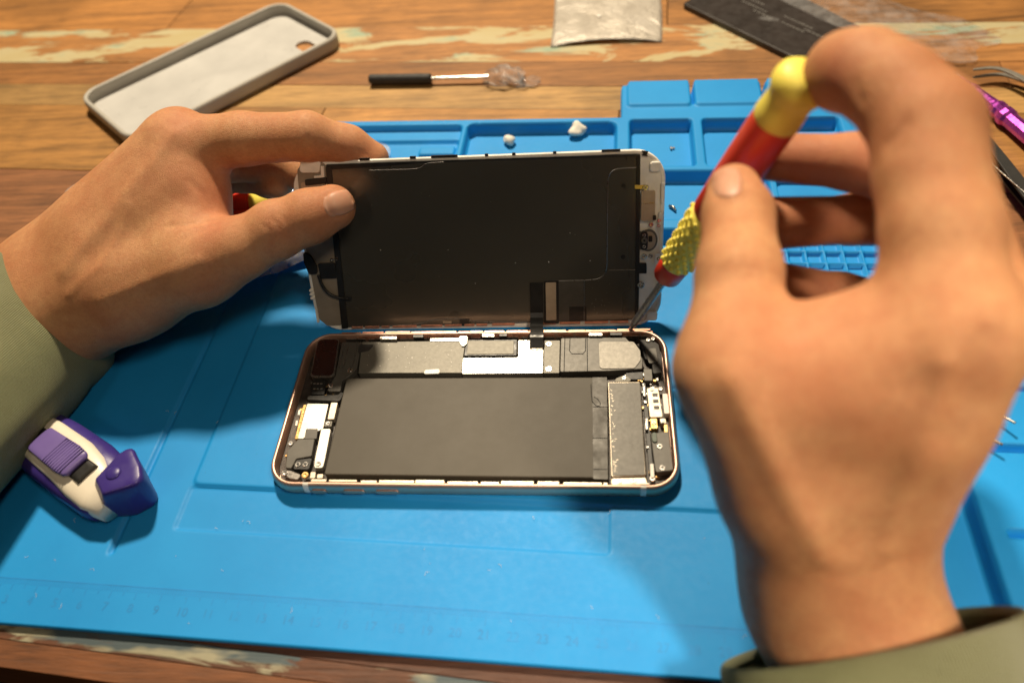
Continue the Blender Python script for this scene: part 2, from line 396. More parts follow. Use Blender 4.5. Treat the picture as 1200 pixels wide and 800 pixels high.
# outside of the mat: drop the skirt to the table
keep = (GY < 291.5+.0*GX) | ((GX > 254.2) & (GX < 379.6))
nx, ny = GX.shape
idx = -np.ones((nx, ny), int); P3 = np.stack([GX, GY, Hm], -1)
c_, s_ = math.cos(MT), math.sin(MT)
W3 = np.stack([MO[0]+GX*c_-GY*s_, MO[1]+GX*s_+GY*c_, Hm], -1)
cell = keep[:-1,:-1] & keep[1:,:-1] & keep[1:,1:] & keep[:-1,1:]
use = np.zeros_like(keep); 
for a_, b_ in ((slice(None,-1),slice(None,-1)),(slice(1,None),slice(None,-1)),(slice(1,None),slice(1,None)),(slice(None,-1),slice(1,None))): use[a_, b_] |= cell
idx[use] = np.arange(use.sum())
ii, jj = np.nonzero(cell)
quads = np.stack([idx[ii,jj], idx[ii+1,jj], idx[ii+1,jj+1], idx[ii,jj+1]], 1)
vtop = W3[use]
# side skirts along boundary edges
e = np.concatenate([quads[:, [0,1]], quads[:, [1,2]], quads[:, [2,3]], quads[:, [3,0]]])
key = np.minimum(e[:,0], e[:,1]).astype(np.int64)*10_000_000 + np.maximum(e[:,0], e[:,1])
_, inv, cnt = np.unique(key, return_inverse=True, return_counts=True); be = e[cnt[inv] == 1]
bv = np.unique(be); low = {int(v): len(vtop)+i for i, v in enumerate(bv)}
vlow = vtop[bv].copy(); vlow[:,2] = -3.75
sk = np.array([(b, a, low[int(a)], low[int(b)]) for a, b in be])
mat_o = mesh('repair_mat', np.concatenate([vtop, vlow]), np.concatenate([quads, sk]), M['silicone'], smooth=True, origin=np.array([100,100,-3.75]))
tag(mat_o, 'bright blue silicone repair mat with ruler edge and moulded trays under the open phone', 'mat')
# ruler printed along the front edge
mb = MB()
TM = lambda p: mw(*p)
for k in range(-5, 415):
    x = k; ln = 4.6 if k % 10 == 0 else (3.4 if k % 5 == 0 else 2.0)
    mb.box(x-.10, 8.2-ln, -1.0, x+.10, 8.2, -.92, TM)
mb.box(-5, 8.2, -1.0, 415, 8.45, -.92, TM)
for k in range(0, 42):
    cu = bpy.data.curves.new('digits', 'FONT'); cu.body = str(k); cu.size = 4.6; cu.align_x = 'CENTER'; cu.align_y = 'CENTER'; cu.resolution_u = 3
    ob = bpy.data.objects.new('digits', cu); COL.objects.link(ob)
    dg = bpy.context.evaluated_depsgraph_get(); dg.update(); em = ob.evaluated_get(dg).to_mesh()
    mb.add([mw(k*10+v.co.x, v.co.y+.3, -.93) for v in em.vertices], [tuple(p.vertices) for p in em.polygons])
    bpy.data.objects.remove(ob); bpy.data.curves.remove(cu)
mb.build('ruler_scale', M['dark_blue_print'], mat_o)
r = random.Random(31); mb = MB()
for k in range(46):
    x, y = r.uniform(0, 300), r.uniform(-4, 48) if k % 3 else r.uniform(55, 195)
    z = {True: 0.02}.get(84.5 < x < 300 and 50.5 < y < 186, -.98)
    a_ = r.uniform(0, 6.28); l = r.uniform(.4, 2.2); p = mw(x, y, z+.12)
    mb.tube([p, p+[math.cos(a_)*l*.5, math.sin(a_)*l*.5, .12], p+[math.cos(a_+.7)*l, math.sin(a_+.7)*l, 0]], .05, 5)
lint = mb.build('lint', M['cable_white'], mat_o); lint['kind'] = 'stuff'

# ------------------------------------------------------------------ the opened phone
L_, W_ = 158.2, 77.9
phone = empty('smartphone', (79, 39, 0), 'opened rose gold smartphone with exposed battery and white framed screen tilted up', 'phone')
def loft(outer, prof, r0):
    """rounded rectangle rings at (inset, z)"""
    v = []; f = []; n = None
    for ins, z in prof:
        ring = rrect(ins-1.7, ins-.3, L_+.7-ins, W_-ins, max(r0-ins, .5), 10); n = len(ring); v += [(p[0], p[1], z) for p in ring]
    for i in range(len(prof)-1):
        for k in range(n): f.append((i*n+k, i*n+(k+1)%n, (i+1)*n+(k+1)%n, (i+1)*n+k))
    return v, f, n
PROF = [(2.6,0),(1.2,.35),(.35,1.2),(0,2.4),(0,4.4),(.3,5.8),(.8,6.7),(1.2,7.0),(1.8,7.0),(2.05,6.8),(2.3,2.0)]
v, f, n = loft(None, PROF, 11.8); f.append(tuple(range(n))[::-1])
housing = mesh('housing', v, f, M['rose'], phone, smooth=True)
mod = housing.modifiers.new('edge', 'EDGE_SPLIT'); mod.split_angle = math.radians(50)
mb = MB(); mb.prism(rrect(.75,2.15,L_-1.75,W_-2.45,9.6,10), 1.6, 2.0); mb.build('chassis_plate', M['chassis'], phone)
def band(x0, x1, mat, name, off=.07, lo=0, hi=9):
    pr = PROF[lo:hi]; mb = MB(); k = len(pr)
    v = [(x, ins-.3-off, z+(off if z > 6.6 else 0)) for x in (x0, x1) for ins, z in pr]
    f = [(i, i+1, k+i+1, k+i) for i in range(k-1)]
    mb.add(v, f); return mb.build(name, mat, housing, smooth=True)
ax = U(345,567,6)[0]; band(14.2, 16.4, M['white_plastic'], 'antenna_band'); band(143.5, 145.7, M['white_plastic'], 'antenna_band')
for a_, b_ in ((366,383),(403,428),(441,468)):
    x0, x1 = U(a_,574,3.4)[0], U(b_,574,3.4)[0]
    MB().prism(fillet([(x0,2.2),(x1,2.2),(x1,4.6),(x0,4.6)],.9,4), -.4, .5, lambda p: (p[0], -p[2]-0.3, p[1])).build('side_button', M['rose'], housing, bevel=.15)

def comp(name, pts, z0, z1, mat, r=.6, bevel=.15, parent=phone, rects=None, wpx=True):
    """a component from its outline, lying between z0 and z1"""
    poly = [tuple(U(x, y, z1)[:2]) for x, y in pts]
    return MB().prism(fillet(poly, r, 4), z0, z1).build(name, mat, parent, bevel=bevel)
def q(x0, y0, x1, y1, sk=0): return [(x0,y0),(x1,y0),(x1+sk,y1),(x0+sk,y1)]
def screw(px, py, z, r=1.25, parent=phone, T=None, mat='steel'):
    mb = MB(); c = U(px, py, z)
    mb.lathe((c[0],c[1],z-.8), (c[0],c[1],z+1), [(0,r),(.95,r),(1.1,r*.88),(1.1,r*.45),(.65,r*.40),(.6,.01)], 14, cap=False)
    return mb.build('screw', M[mat], parent, smooth=False)

bat = comp('battery', [(405.9,442.8),(711,441.6),(713,560),(379.4,555.6)], 2.0, 5.9, M['battery'], 1.0, .45)
comp('tab_strip', [(694,441.9),(711.3,441.8),(712.6,561.5),(695,560.8)], 5.9, 6.15, M['battery_dark'], .3, .05, bat)
mb = MB()
for y in (476.6, 513, 549.5):
    a_, b_ = U(694.8, y, 6.2), U(712, y, 6.2); mb.tube([a_, b_], .13, 6)
pts = [(692.5,450),(693,462),(694,470),(698,475),(703,476),(703.5,472),(700,467),(696,465)]
mb.tube([U(x, y, 6.2) for x, y in pts], .16, 6); mb.build('fold_line', M['black_matte'], bat)
tap = comp('vibration_motor', [(712.3,447.5),(750,447),(757,557),(716.2,558.5)], 2, 6.1, M['cream_metal'], .6, .25)
comp('top_cover', [(713.4,448.3),(749.6,447.9),(756,556.2),(717.5,557.0)], 6.1, 6.28, M['graphite'], .3, .05, tap)
comp('screw_tab', [(719.5,447),(722,443),(731,439.5),(735,440.3),(742,446.5)], 4.5, 5.2, M['graphite_light'], 1, .1, tap); screw(731, 442.7, 5.2, 1.0, tap)
# scratches where the edge is rubbed bare
mb = MB()
for k in range(44):
    y = 456 + 98*random.random()**.8; x = 714.2 + (y-450)*.038 + abs(random.gauss(0, 2.4)); p = U(x, y, 6.29); an = random.uniform(-.9, .6); l = random.uniform(.2, 1.0)
    d = np.array([math.cos(an)*l, math.sin(an)*l]); w = np.array([-d[1], d[0]])/l*.09*random.uniform(.5, 2)
    mb.prism([p[:2]-w, p[:2]+d-w*.3, p[:2]+d+w*.3, p[:2]+w], 6.2, 6.30)
mb.build('scratch', M['cream_metal'], tap)

spk = comp('antenna_box', [(657,395.8),(732.9,394.8),(748,410.8),(753.4,420.5),(753,432),(713,434.6),(656,435.7)], 2, 5.6, M['graphite'], .8, .3)
comp('cover_plate', [(701.4,400),(742.6,400),(750.5,411),(751,421.6),(743.7,431.3),(702.5,431.8)], 5.6, 5.9, M['brushed'], 1.6, .1, spk)
mb = MB()
for path in ([(668,396.5),(667.5,411),(670,414.5),(683,414.5),(686,411),(686.3,396.5)], [(662,396.5),(661,435)], [(688,396),(688.5,434.5)]):
    mb.tube([U(x, y, 5.62) for x, y in path], .18, 6)
mb.build('groove_line', M['black_matte'], spk)
brd = comp('board_cover', [(637.5,398.6),(656.5,398.4),(655.5,437),(636.8,437.2)], 2, 5.0, M['graphite_light'], .4, .2)
screw(643, 403.2, 5.0, 1.35, brd); screw(643, 432.4, 5.0, 1.35, brd)
shd = comp('bright_shield', [(607,398.4),(637,398.6),(636.4,437),(541,438),(542.4,419),(607,418.6)], 2, 5.3, M['silver'], .6, .2)
for p in ((581,432.6),(616,401.3),(632,430)): screw(*p, 5.3, 1.2, shd)
mod_ = comp('board_module', [(546.5,397.8),(606,397.6),(605.6,416.4),(543.5,416.8)], 2, 5.2, M['black'], .5, .2)
comp('module_cover', [(549,399.2),(602,399),(602,414.6),(546.4,415)], 5.2, 5.45, M['graphite_light'], .4, .1, mod_)
lsh = comp('logic_shield', [(424,400.5),(546,399),(543,418),(541,436.8),(419.8,437)], 2, 5.2, M['graphite_light'], .5, .2)
comp('foil_strip', [(504,396.2),(543,395.8),(544,399.4),(504,399.8)], 3, 5.5, M['silver'], .3, .1, lsh)
comp('bracket', [(538,393.5),(548,393.5),(547.4,402),(544,405.4),(541,405.2),(538.6,401)], 5.2, 5.9, M['silver'], .6, .15, lsh); screw(543, 401.5, 5.9, .8, lsh)
comp('white_tape', [(498,433),(515,431.8),(515.6,437.4),(496,438)], 5.2, 5.9, M['white_plastic'], .8, .2, lsh)
mb = MB()
for k in range(26):
    c = U(random.uniform(430,535), random.uniform(402,434), 5.22); mb.sphere(c, random.uniform(.1,.22), 6, 4, (1.6,.8,.25))
mb.build('dust_speck', M['cable_white'], lsh)['kind'] = 'stuff'
# rear camera and its bracket
cam_ = comp('rear_camera', [(371.7,396.2),(398,396.2),(391.4,441.5),(362.8,441.5)], 2, 6.3, M['steel_dark'], 2.0, .3)
comp('camera_cap', [(373.2,397.6),(396.5,397.6),(390,439.4),(364.4,439.4)], 6.3, 6.6, M['maroon'], 1.7, .25, cam_)
cb = comp('camera_bracket', [(400.6,400.5),(424,400.5),(418,432),(409,441),(401,446),(399,458.6),(383,458.2),(389,447),(393,440)], 2, 5.0, M['graphite'], .8, .25)
screw(409.8, 433.8, 5.0, 1.2, cb); screw(387, 451.9, 5.0, 1.2, cb)
mb = MB()
for a_, b_ in (((404,403),(397,432)),((409,403),(402.5,430)),((419.5,402),(412.5,432))): mb.tube([U(*a_, 5.05), U(*b_, 5.05)], .22, 6)
mb.build('groove_line', M['steel_dark'], cb)
comp('black_tape', [(421,403),(440,403),(432,411),(419,414)], 4.5, 5.3, M['black_matte'], 1, .2)
con = comp('board_connector', q(366,446,382,462,-2), 2, 4.4, M['black'], .4, .2)
mb = MB()
for k in range(3):
    for j in range(2):
        a_ = U(368.5+4*k, 449.5+6*j, 4.42); mb.box(a_[0]-.5, a_[1]-.25, 4.3, a_[0]+.5, a_[1]+.25, 4.5)
mb.build('contact', M['silver'], con)
comp('black_tape', [(362,463.5),(397,462),(399,458.8),(403,460),(398,470),(358.5,468)], 2, 4.8, M['black_matte'], 1.2, .3)
comp('silver_plate', [(359.8,472.5),(385,473),(378.5,502),(354,514),(348.5,513.6)], 2, 4.5, M['silver'], .5, .15)
comp('edge_strip', [(355.6,474),(358.8,474),(348.4,514),(345.4,514)], 2, 4.6, M['gold'], .2, .1)
comp('silver_plate', [(387.8,471.4),(395.8,471.4),(391.4,491),(383.6,491)], 2, 4.8, M['cream_metal'], .4, .15)
tb = comp('screw_tab', [(381,493),(389.6,493),(388.4,499.6),(379.4,499.6)], 2, 4.6, M['graphite_light'], .5, .15); screw(384.6, 496.3, 4.6, 1.0, tb)
lp = comp('silver_plate', [(376.3,502),(387.8,502),(380.6,539),(378,548),(368,548),(368.4,539.6)], 2, 5.0, M['silver'], .9, .2); screw(373, 543.6, 5.0, 1.15, lp)
blk = comp('plastic_block', [(349.3,514),(368.8,513.6),(364.9,534.2),(347,537.4),(341,548.8),(334.2,548),(336.3,528)], 2, 5.2, M['graphite'], .7, .3)
comp('plastic_block', [(358.6,502),(372.4,502),(371,514),(356.4,514)], 2, 4.7, M['graphite'], .5, .2)
ft = comp('flex_mount', [(343,549.5),(347,538.5),(366,536),(362,550)], 2, 4.6, M['black'], .8, .2); screw(349.3, 544.2, 4.6, 1.2, ft); screw(358, 543.8, 4.6, 1.2, ft)
for (x, y) in ((351,483),(348,495.5)): comp('edge_contact', q(x-1.3, y-3, x+1.3, y+3, -1), 3, 4.4, M['white_plastic'], .2, .05)
screw(340.5, 519.5, 4.6, 1.1); screw(333.5, 554.2, 5.2, 1.2); screw(357.6, 556.2, 5.0, 1.4, mat='gold')
comp('corner_bracket', [(329,550),(341,551),(353,556),(349,562),(338,560)], 2, 5.0, M['steel_dark'], 1, .3)
comp('edge_contact', q(364,552.6,370,560,-1), 2, 5.2, M['cream_metal'], .4, .15); comp('edge_contact', q(372,555,379,560,-1), 2, 5.0, M['cream_metal'], .4, .15)
# inner rails along the rim
def rail(name, px0, px1, py, w, z0, z1, mat, n=9, gap=.25, seed=1):
    r = random.Random(seed); mb = MB(); x0, y0 = U(px0, py[0], z1)[:2]; x1, y1 = U(px1, py[1], z1)[:2]; x = x0
    while x < x1:
        l = r.uniform(3, 16); e = min(x+l, x1); yy = y0+(y1-y0)*(x-x0)/(x1-x0)
        mb.box(x, yy, z0, e, yy+w*r.uniform(.7, 1.1), z1-r.uniform(0, .5)); x = e+gap+r.random()*1.4
    return mb.build(name, mat, phone, bevel=.12)
rail('inner_rail', 364, 712, (563.6,567.5), 1.2, 3, 6.2, M['cream_metal'], seed=3)
rail('inner_rail', 420, 765, (393.4,389.8), 1.3, 3, 6.5, M['copper'], seed=5)
rail('inner_rail', 405, 762, (397.5,393.2), .8, 2.5, 5.2, M['steel_dark'], seed=9)
rail('seal_strip', 400, 762, (390.2,386.4), .7, 6.9, 7.2, M['copper'], seed=11)
for i, (x, y, w) in enumerate(((445,394,20),(484,392,12),(565,391,14),(585,390.6,9),(690,390,16),(715,389.4,14))):
    comp('rail_clip', q(x, y, x+w, y+3.2), 4, 6.7, M['black' if i % 2 else 'steel'], .3, .1)
# dock side (right)
pc = comp('port_socket', [(757.8,454.5),(771.5,454),(777,488.5),(761.5,489)], 2, 5.4, M['cream_metal'], .6, .25)
mb = MB()
for k in range(3):
    a_ = U(767.6+k*.9, 462.5+k*7.4, 5.42); mb.box(a_[0]-1.1, a_[1]-.8, 5.1, a_[0]+1.1, a_[1]+.8, 5.5)
mb.build('socket_slot', M['black'], pc)
screw(764, 456.3, 5.4, .9, pc); screw(774, 455.6, 5.0, .9)
comp('white_strip', [(776.3,461),(782,461),(785,484),(778.5,484.5)], 2, 5.2, M['white_plastic'], .4, .15)
comp('flex_pad', q(762,490,770,502,1), 2, 5.0, M['gold'], .5, .15); comp('flex_pad', q(773,490,780,496,1), 2, 5.0, M['cream_metal'], .5, .15); comp('flex_pad', q(778,497,782,508,.5), 2, 5.1, M['gold'], .4, .1)
screw(766.5, 495.5, 5.0, .9); screw(776.5, 493.5, 5.0, .9)
db = comp('dock_block', [(762,507),(784,505),(789.4,551),(768,553.5),(765,530)], 2, 5.2, M['graphite'], 1, .35); screw(773, 523, 5.2, 1.2, db); screw(776, 548, 5.0, 1.2, db)
comp('green_chip', q(763.5,506,769.5,518,1), 4, 5.7, M['green_pcb'], 1, .3)
comp('edge_contact', q(761.8,543,766,559,.8), 2, 5.3, M['white_plastic'], .3, .1); comp('edge_contact', q(753.2,451,756,464,.5), 2, 5.1, M['steel'], .3, .1); comp('edge_contact', q(756,490,758.8,503,.5), 2, 5.1, M['steel'], .3, .1)
comp('flex_strip', [(752,448),(756.5,448),(766,555),(761,556)], 2, 3.6, M['black'], .4, .1)
tr_ = comp('corner_block', [(748.5,398),(763,397),(772,403),(775.5,420),(776,436),(765,438),(764,424),(756,420),(752,408)], 2, 5.3, M['black_matte'], .9, .3)
comp('corner_cover', [(755.5,409),(769,407),(771.5,424),(760.5,426)], 5.3, 5.7, M['graphite'], .8, .2, tr_)
screw(759.5, 398.5, 5.6, 1.0, tr_); screw(765, 397, 5.9, .9, tr_); screw(756.5, 438.8, 4.4, 1.3)
comp('board_connector', q(733,433.6,753,444.5,1), 2, 4.3, M['black'], .5, .2); comp('board_connector', q(754,432,764,446,1), 2, 4.8, M['graphite'], .5, .2)
bt = comp('corner_bracket', [(716.6,560.4),(756.8,559.4),(758,565.5),(764,567),(716.8,567.4)], 2, 5.4, M['cream_metal'], .5, .2); screw(726, 563.6, 5.4, 1.05, bt); screw(742, 563.3, 5.4, 1.05, bt)
screw(764.5, 560.5, 4.6, 1.1)

r = random.Random(12)
for nm, n_, pa_, pb_, wd in (('circuit_detail', 46, (757,447), (770,560), 8), ('circuit_detail', 34, (352,470), (330,556), 5), ('circuit_detail', 30, (372,447), (398,470), 9), ('circuit_detail', 26, (735,440), (776,446), 6), ('circuit_detail', 20, (776,470), (790,556), 4)):
    for mt in ('steel', 'graphite', 'gold'):
        mb = MB()
        for k in range(n_//3):
            t_ = r.random(); x = pa_[0]+(pb_[0]-pa_[0])*t_+r.uniform(-wd, wd); y = pa_[1]+(pb_[1]-pa_[1])*t_+r.uniform(-3, 3); z = r.uniform(2.6, 4.4)
            c = U(x, y, z); w_, d_ = r.uniform(.25, .9), r.uniform(.25, .7)
            if 3 < c[0] < L_-3 and 3 < c[1] < W_-3: mb.box(c[0]-w_, c[1]-d_, 2, c[0]+w_, c[1]+d_, z)
        o = mb.build(nm, M[mt], phone, bevel=.08); o['kind'] = 'stuff'
# ---- the display, tilted up behind the body
RV = np.array([1.11611095, 6.51909665e-04, 2.44340263e-03]); DO = np.array([-.914, 84.32, .20])
th = np.linalg.norm(RV); kx = RV/th; K = np.array([[0,-kx[2],kx[1]],[kx[2],0,-kx[0]],[-kx[1],kx[0],0]])
DR = np.eye(3)+math.sin(th)*K+(1-math.cos(th))*K@K
def DT(p): return DO + DR@np.asarray(p, float)
def DP(px, py, w=0.0):
    d = ray(px, py); n = DR[:,2]; o = DO+n*w; t = ((o-CAM)@n)/(d@n); q_ = DR.T@(CAM+t*d-DO); return q_[0], q_[1]
v = []; f = []
prof = [(1.5,-2.4),(.5,-2.2),(0,-1.6),(0,-.7),(.35,-.1),(.8,0),(1.5,0),(1.6,-.35)]
for ins, z in prof:
    ring = rrect(ins, ins, L_-ins, W_-ins, 12.6-ins, 10); n = len(ring); v += [DT((p[0], p[1], z)) for p in ring]
for i in range(len(prof)-1):
    for k in range(n): f.append((i*n+k, i*n+(k+1)%n, (i+1)*n+(k+1)%n, (i+1)*n+k))
f.append(tuple(range((len(prof)-1)*n, len(prof)*n)))
disp = mesh('display_panel', v, f, M['white_plastic'], phone, smooth=True)
mod = disp.modifiers.new('edge', 'EDGE_SPLIT'); mod.split_angle = math.radians(40)
ring = rrect(1.5,1.5,L_-1.5,W_-1.5,11.1,10); MB().prism(ring, -3.0, -2.35, DT).build('front_glass', M['black'], disp, bevel=.2)
def dcomp(name, pts, z0, z1, mat, r=.6, bevel=.12, parent=None):
    poly = [DP(x, y, z1) for x, y in pts]
    return MB().prism(fillet(poly, r, 4), z0, z1, DT).build(name, mat, parent or disp, bevel=bevel)
def mat_shield():
    m, nt, b = nodes('screen_shield'); v = coord(nt)
    nt.links.new(ramp(nt, noise(nt, v, .02, 4), [(.3, (.115,.110,.094)), (.7, (.128,.122,.103))]), b.inputs['Base Color'])
    nt.links.new(ramp(nt, noise(nt, v, .02, 3, .5), [(.3, .26), (.7, .29)]), b.inputs['Roughness']); b.inputs['Metallic'].default_value = .6
    bump(nt, b, noise(nt, v, .15, 3), .006*MM, .5); return m
M['shield'] = mat_shield()
sh = dcomp('shield_plate', [(384,194),(560,187.5),(746,182.5),(744.6,374.5),(560,380),(403.5,383.8),(396,300)], -.3, .55, M['shield'], 1.0, .2)
def ridge(name, pts, z, r, mat, parent):
    mb = MB(); mb.tube([DT((*DP(x, y, z), z)) for x, y in pts], r, 6); return mb.build(name, mat, parent)
def arc(pts, n=4):
    P = [np.array(p, float) for p in pts]
    for _ in range(2):
        Q = [P[0]]
        for a_, b_ in zip(P[:-1], P[1:]): Q += [a_*.75+b_*.25, a_*.25+b_*.75]
        P = Q+[P[-1]]
    return P
ridge('pressed_edge', arc([(745.5,196.5),(728,197),(718,199),(713,206),(712,215)])+[(711.5,260),(711,310)]+arc([(711,312),(710,318),(706,324),(700,327),(690,328)])+[(655,329)], .58, .22, M['steel_dark'], sh)
ridge('pressed_edge', [(713,316.5),(744.6,316)], .58, .18, M['steel_dark'], sh)
ridge('pressed_edge', [(684.5,328),(684.5,375)], .58, .14, M['steel_dark'], sh)
ridge('pressed_edge', arc([(432,199.4),(488,198),(494,196),(498,191),(520,189.6)]), .58, .2, M['steel_dark'], sh)
ridge('pressed_edge', arc([(430,383.4),(496,379),(505,374),(545,373),(553,377),(600,377),(618,377)]), .58, .2, M['steel_dark'], sh)
for x, y, r in ((731,217.6,1.0),(730.3,301,1.0),(734,186,.6)):
    u, w = DP(x, y, .6); MB().prism([(u+r*math.cos(a), w+r*math.sin(a)) for a in np.linspace(0, 6.283, 14)[:-1]], .3, .62, DT).build('plate_hole', M['black'], sh)
dcomp('black_patch', q(667,359,687.4,376), .5, .68, M['black'], .3, .05, sh)
dcomp('label_patch', [(653.5,328.5),(684,328.5),(684,375.6),(653.5,376.5)], .5, .62, M['graphite'], .3, .03, sh)
mb = MB()
for k in range(30):
    if k < 20: x, y = random.gauss(697, 9), random.gauss(356, 13)
    else: x, y = random.uniform(420, 730), random.uniform(210, 360)
    if not (405 < x < 742 and 200 < y < 372): continue
    p = DP(x, y, .6); mb.sphere(DT((*p, .58)), random.uniform(.06, .14), 6, 4)
for x, y in ((446,293),(557,332),(668,273),(691.5,305.5),(604,308),(643,307)): mb.sphere(DT((*DP(x, y, .6), .62)), .24, 6, 4)
mb.build('dust_speck', M['cable_white'], sh)['kind'] = 'stuff'
dcomp('beige_contact', q(519,376.3,529,378.8), .5, .8, M['beige'], .2, .05, sh); dcomp('black_patch', q(538.5,373.5,550,382), .5, .75, M['black'], .3, .05, sh)
# black seal and clips around the plate
dcomp('seal_strip', [(381.5,196),(388,195.8),(399,300),(408,384.5),(400.5,385.5),(392,300)], -.34, .95, M['black'], .4, .1)
dcomp('seal_strip', [(746,181),(750.5,181.2),(749.6,300),(748,377),(744,377)], -.34, .8, M['black'], .3, .1)
dcomp('seal_strip', [(382,193),(420,191.5),(440,190.6),(750,180.4),(750,183.4),(560,188.6),(490,191.4),(440,196),(383,199)], -.34, .70, M['black'], .3, .1)
mb = MB()
for a_, b_ in ((421,433),(480,487),(505,536),(568,572),(600,604),(648,652),(705,727)):
    yy = lambda x: 191.6-(x-382)*.0345
    mb.prism([DP(a_, yy(a_)-4.8, .5), DP(b_, yy(b_)-4.8, .5), DP(b_, yy(b_)-2.2, .5), DP(a_, yy(a_)-2.2, .5)], -.4, .5, DT)
mb.build('frame_clip', M['black'], disp, bevel=.1)
mb = MB(); r = random.Random(4); x = 412
while x < 735:
    l = r.uniform(8, 30); y0 = 385.2-(x-412)*.0215
    if not 612 < x+l/2 < 640: mb.prism([DP(x, y0-2.6, .9), DP(x+l, y0-.0215*l-2.6, .9), DP(x+l, y0-.0215*l, .9), DP(x, y0, .9)], -.4, .9, DT)
    x += l+r.uniform(2, 6)
mb.build('frame_rail', M['copper'], disp, bevel=.12)
# right chin: earpiece and front camera bracket
dcomp('chin_bump', q(762,189.5,775,201.5,-.5), -.4, 1.0, M['white_plastic'], 1.2, .5); dcomp('chin_bump', q(758,365,771,376,-1), -.4, 1.0, M['white_plastic'], 1.2, .5)
dcomp('chin_rib', q(775,214,778.6,238,-.5), -.4, .9, M['white_plastic'], .5, .2); dcomp('chin_rib', q(772,249,777,268,-.5), -.4, 1.1, M['white_plastic'], .5, .2)
dcomp('chin_rib', q(767,297,774.4,313,-.5), -.4, 1.0, M['white_plastic'], .8, .25); dcomp('chin_rib', q(770,322,774,340,-.5), -.4, .9, M['white_plastic'], .5, .2)
br = dcomp('sensor_bracket', [(751.4,224),(768,223.4),(767.4,258),(762,259.6),(751,259)], -.3, 1.1, M['beige'], .7, .15)
dcomp('bracket_fold', [(751.8,237.6),(767.8,237.4),(767.6,239),(751.8,239.2)], 1.1, 1.28, M['steel_dark'], .1, .03, br)
dcomp('screw_lug', [(754,216),(760,216),(761,224),(753,224)], -.3, 1.0, M['cream_metal'], 1.2, .15)
dcomp('yellow_strip', q(744,217,757,221.5), .6, 1.0, M['yellow_tape'], .3, .05)
def dscrew(px, py, z, r=1.1, mat='steel'):
    u, w = DP(px, py, z); A, B = DT((u, w, z-.6)), DT((u, w, z+1)); mb = MB()
    mb.lathe(A, B, [(0,r),(.75,r),(.9,r*.85),(.9,r*.45),(.5,r*.4),(.45,.01)], 14, cap=False); mb.build('screw', M[mat], disp)
dscrew(756.3, 219.8, 1.0, 1.2); dscrew(763, 263.4, .4, 1.0); dscrew(754.6, 300.6, .8, 1.3); dscrew(762.4, 300.2, .6, 1.0); dscrew(751, 333.8, .6, 1.5); dscrew(772.4, 258.4, .9, .8); dscrew(771.6, 303, .9, .8); dscrew(772, 264.5, .9, .8)
u, w = DP(760, 281.5, 0); ringp = lambda R: [(u+R*math.cos(a)*.86, w+R*math.sin(a)*1.12) for a in np.linspace(0, 6.283, 30)[:-1]]
MB().prism(ringp(4.4), -.35, .35, DT).build('earpiece_seat', M['graphite_light'], disp, bevel=.2)
MB().prism(ringp(3.5), .3, .5, DT).build('earpiece_mesh', M['beige'], disp, bevel=.1)
pill = dcomp('earpiece_contact', q(750.4,271,759.4,293.4,-.3), -.3, 1.1, M['black'], 1.6, .2)
for y in (275.5, 289): dscrew(754.9, y, 1.0, .8)
dscrew(755, 281.8, 1.1, 1.3, 'graphite_light'); dcomp('black_patch', q(760,276.5,764.5,283.5), .4, .9, M['black'], .4, .1)
dcomp('black_patch', q(748.6,308.5,757.8,320.6), -.3, .75, M['black'], .4, .15); dcomp('black_patch', q(765,252.4,769,258), .6, 1.35, M['black'], .4, .1); dcomp('black_patch', [(751,176.5),(760,177.5),(758,181.5),(760,183.5),(752,182.5),(754,179.5)], -.35, .5, M['black'], .2, .05)
dcomp('flex_strip', [(745.5,272),(752,271),(752,293),(745.5,292)], .0, .7, M['graphite_light'], .5, .15)
# left chin: button cable
M['chin_shade'] = simple('chin_shade', (.26,.22,.17), .5, .1, .12, .15, bumpd=.02)  # grey-beige colour stands in for shade on the white left chin
dcomp('chin_shade', [(348,200),(353,192),(380,190),(386,205),(396,300),(402,381),(384,382),(374,374),(364,320),(356,280)], -.36, .12, M['chin_shade'], 2.0, .1)
dcomp('shade_piece', [(352,214),(380,212),(383,250),(360,254),(356,240)], .1, .6, M['beige'], 1.2, .15)  # added tan piece, shade on the white plastic put into its colour
dcomp('chin_bump', q(352,187.5,376,203,-2), -.4, .9, M['white_plastic'], 1.4, .5); dcomp('black_patch', [(357,211),(382,208),(383,215),(357.6,218)], -.3, 1.1, M['black'], .5, .2)
dcomp('chin_rib', [(375.5,195),(379,195),(380,208),(368,209),(367.5,206.5),(376,205.5)], .0, 1.2, M['white_plastic'], .3, .1)
dcomp('home_flex', [(354.5,294),(364,300),(371,312),(372,321),(362,322),(356,308)], -.3, 1.0, M['black'], 1.0, .2)
dcomp('home_flex', [(372,309),(392,308),(395,326),(376,327)], -.3, 1.0, M['black'], .8, .2)
mb = MB(); mb.tube([DT((*DP(x, y, 1.0), 1.0)) for x, y in arc([(373,322),(378,336),(386,345),(396,349),(408,350)])], .7, 8); mb.build('button_cable', M['black'], disp, smooth=True)
dcomp('cable_end', q(404,347,411.5,353), .5, 1.2, M['black'], 1, .2)
for y in (339,343.5,348): dcomp('chin_rib', q(362+(y-339)*.16,y,367+(y-339)*.16,y+3.2), -.4, .75, M['white_plastic'], .8, .2)
dcomp('chin_rib', [(369,362),(371.5,362),(374,378),(371.5,378.4)], -.4, .9, M['white_plastic'], .4, .15)
dscrew(389, 304.4, 1.0, .9); dscrew(394.6, 303.6, 1.0, .7)
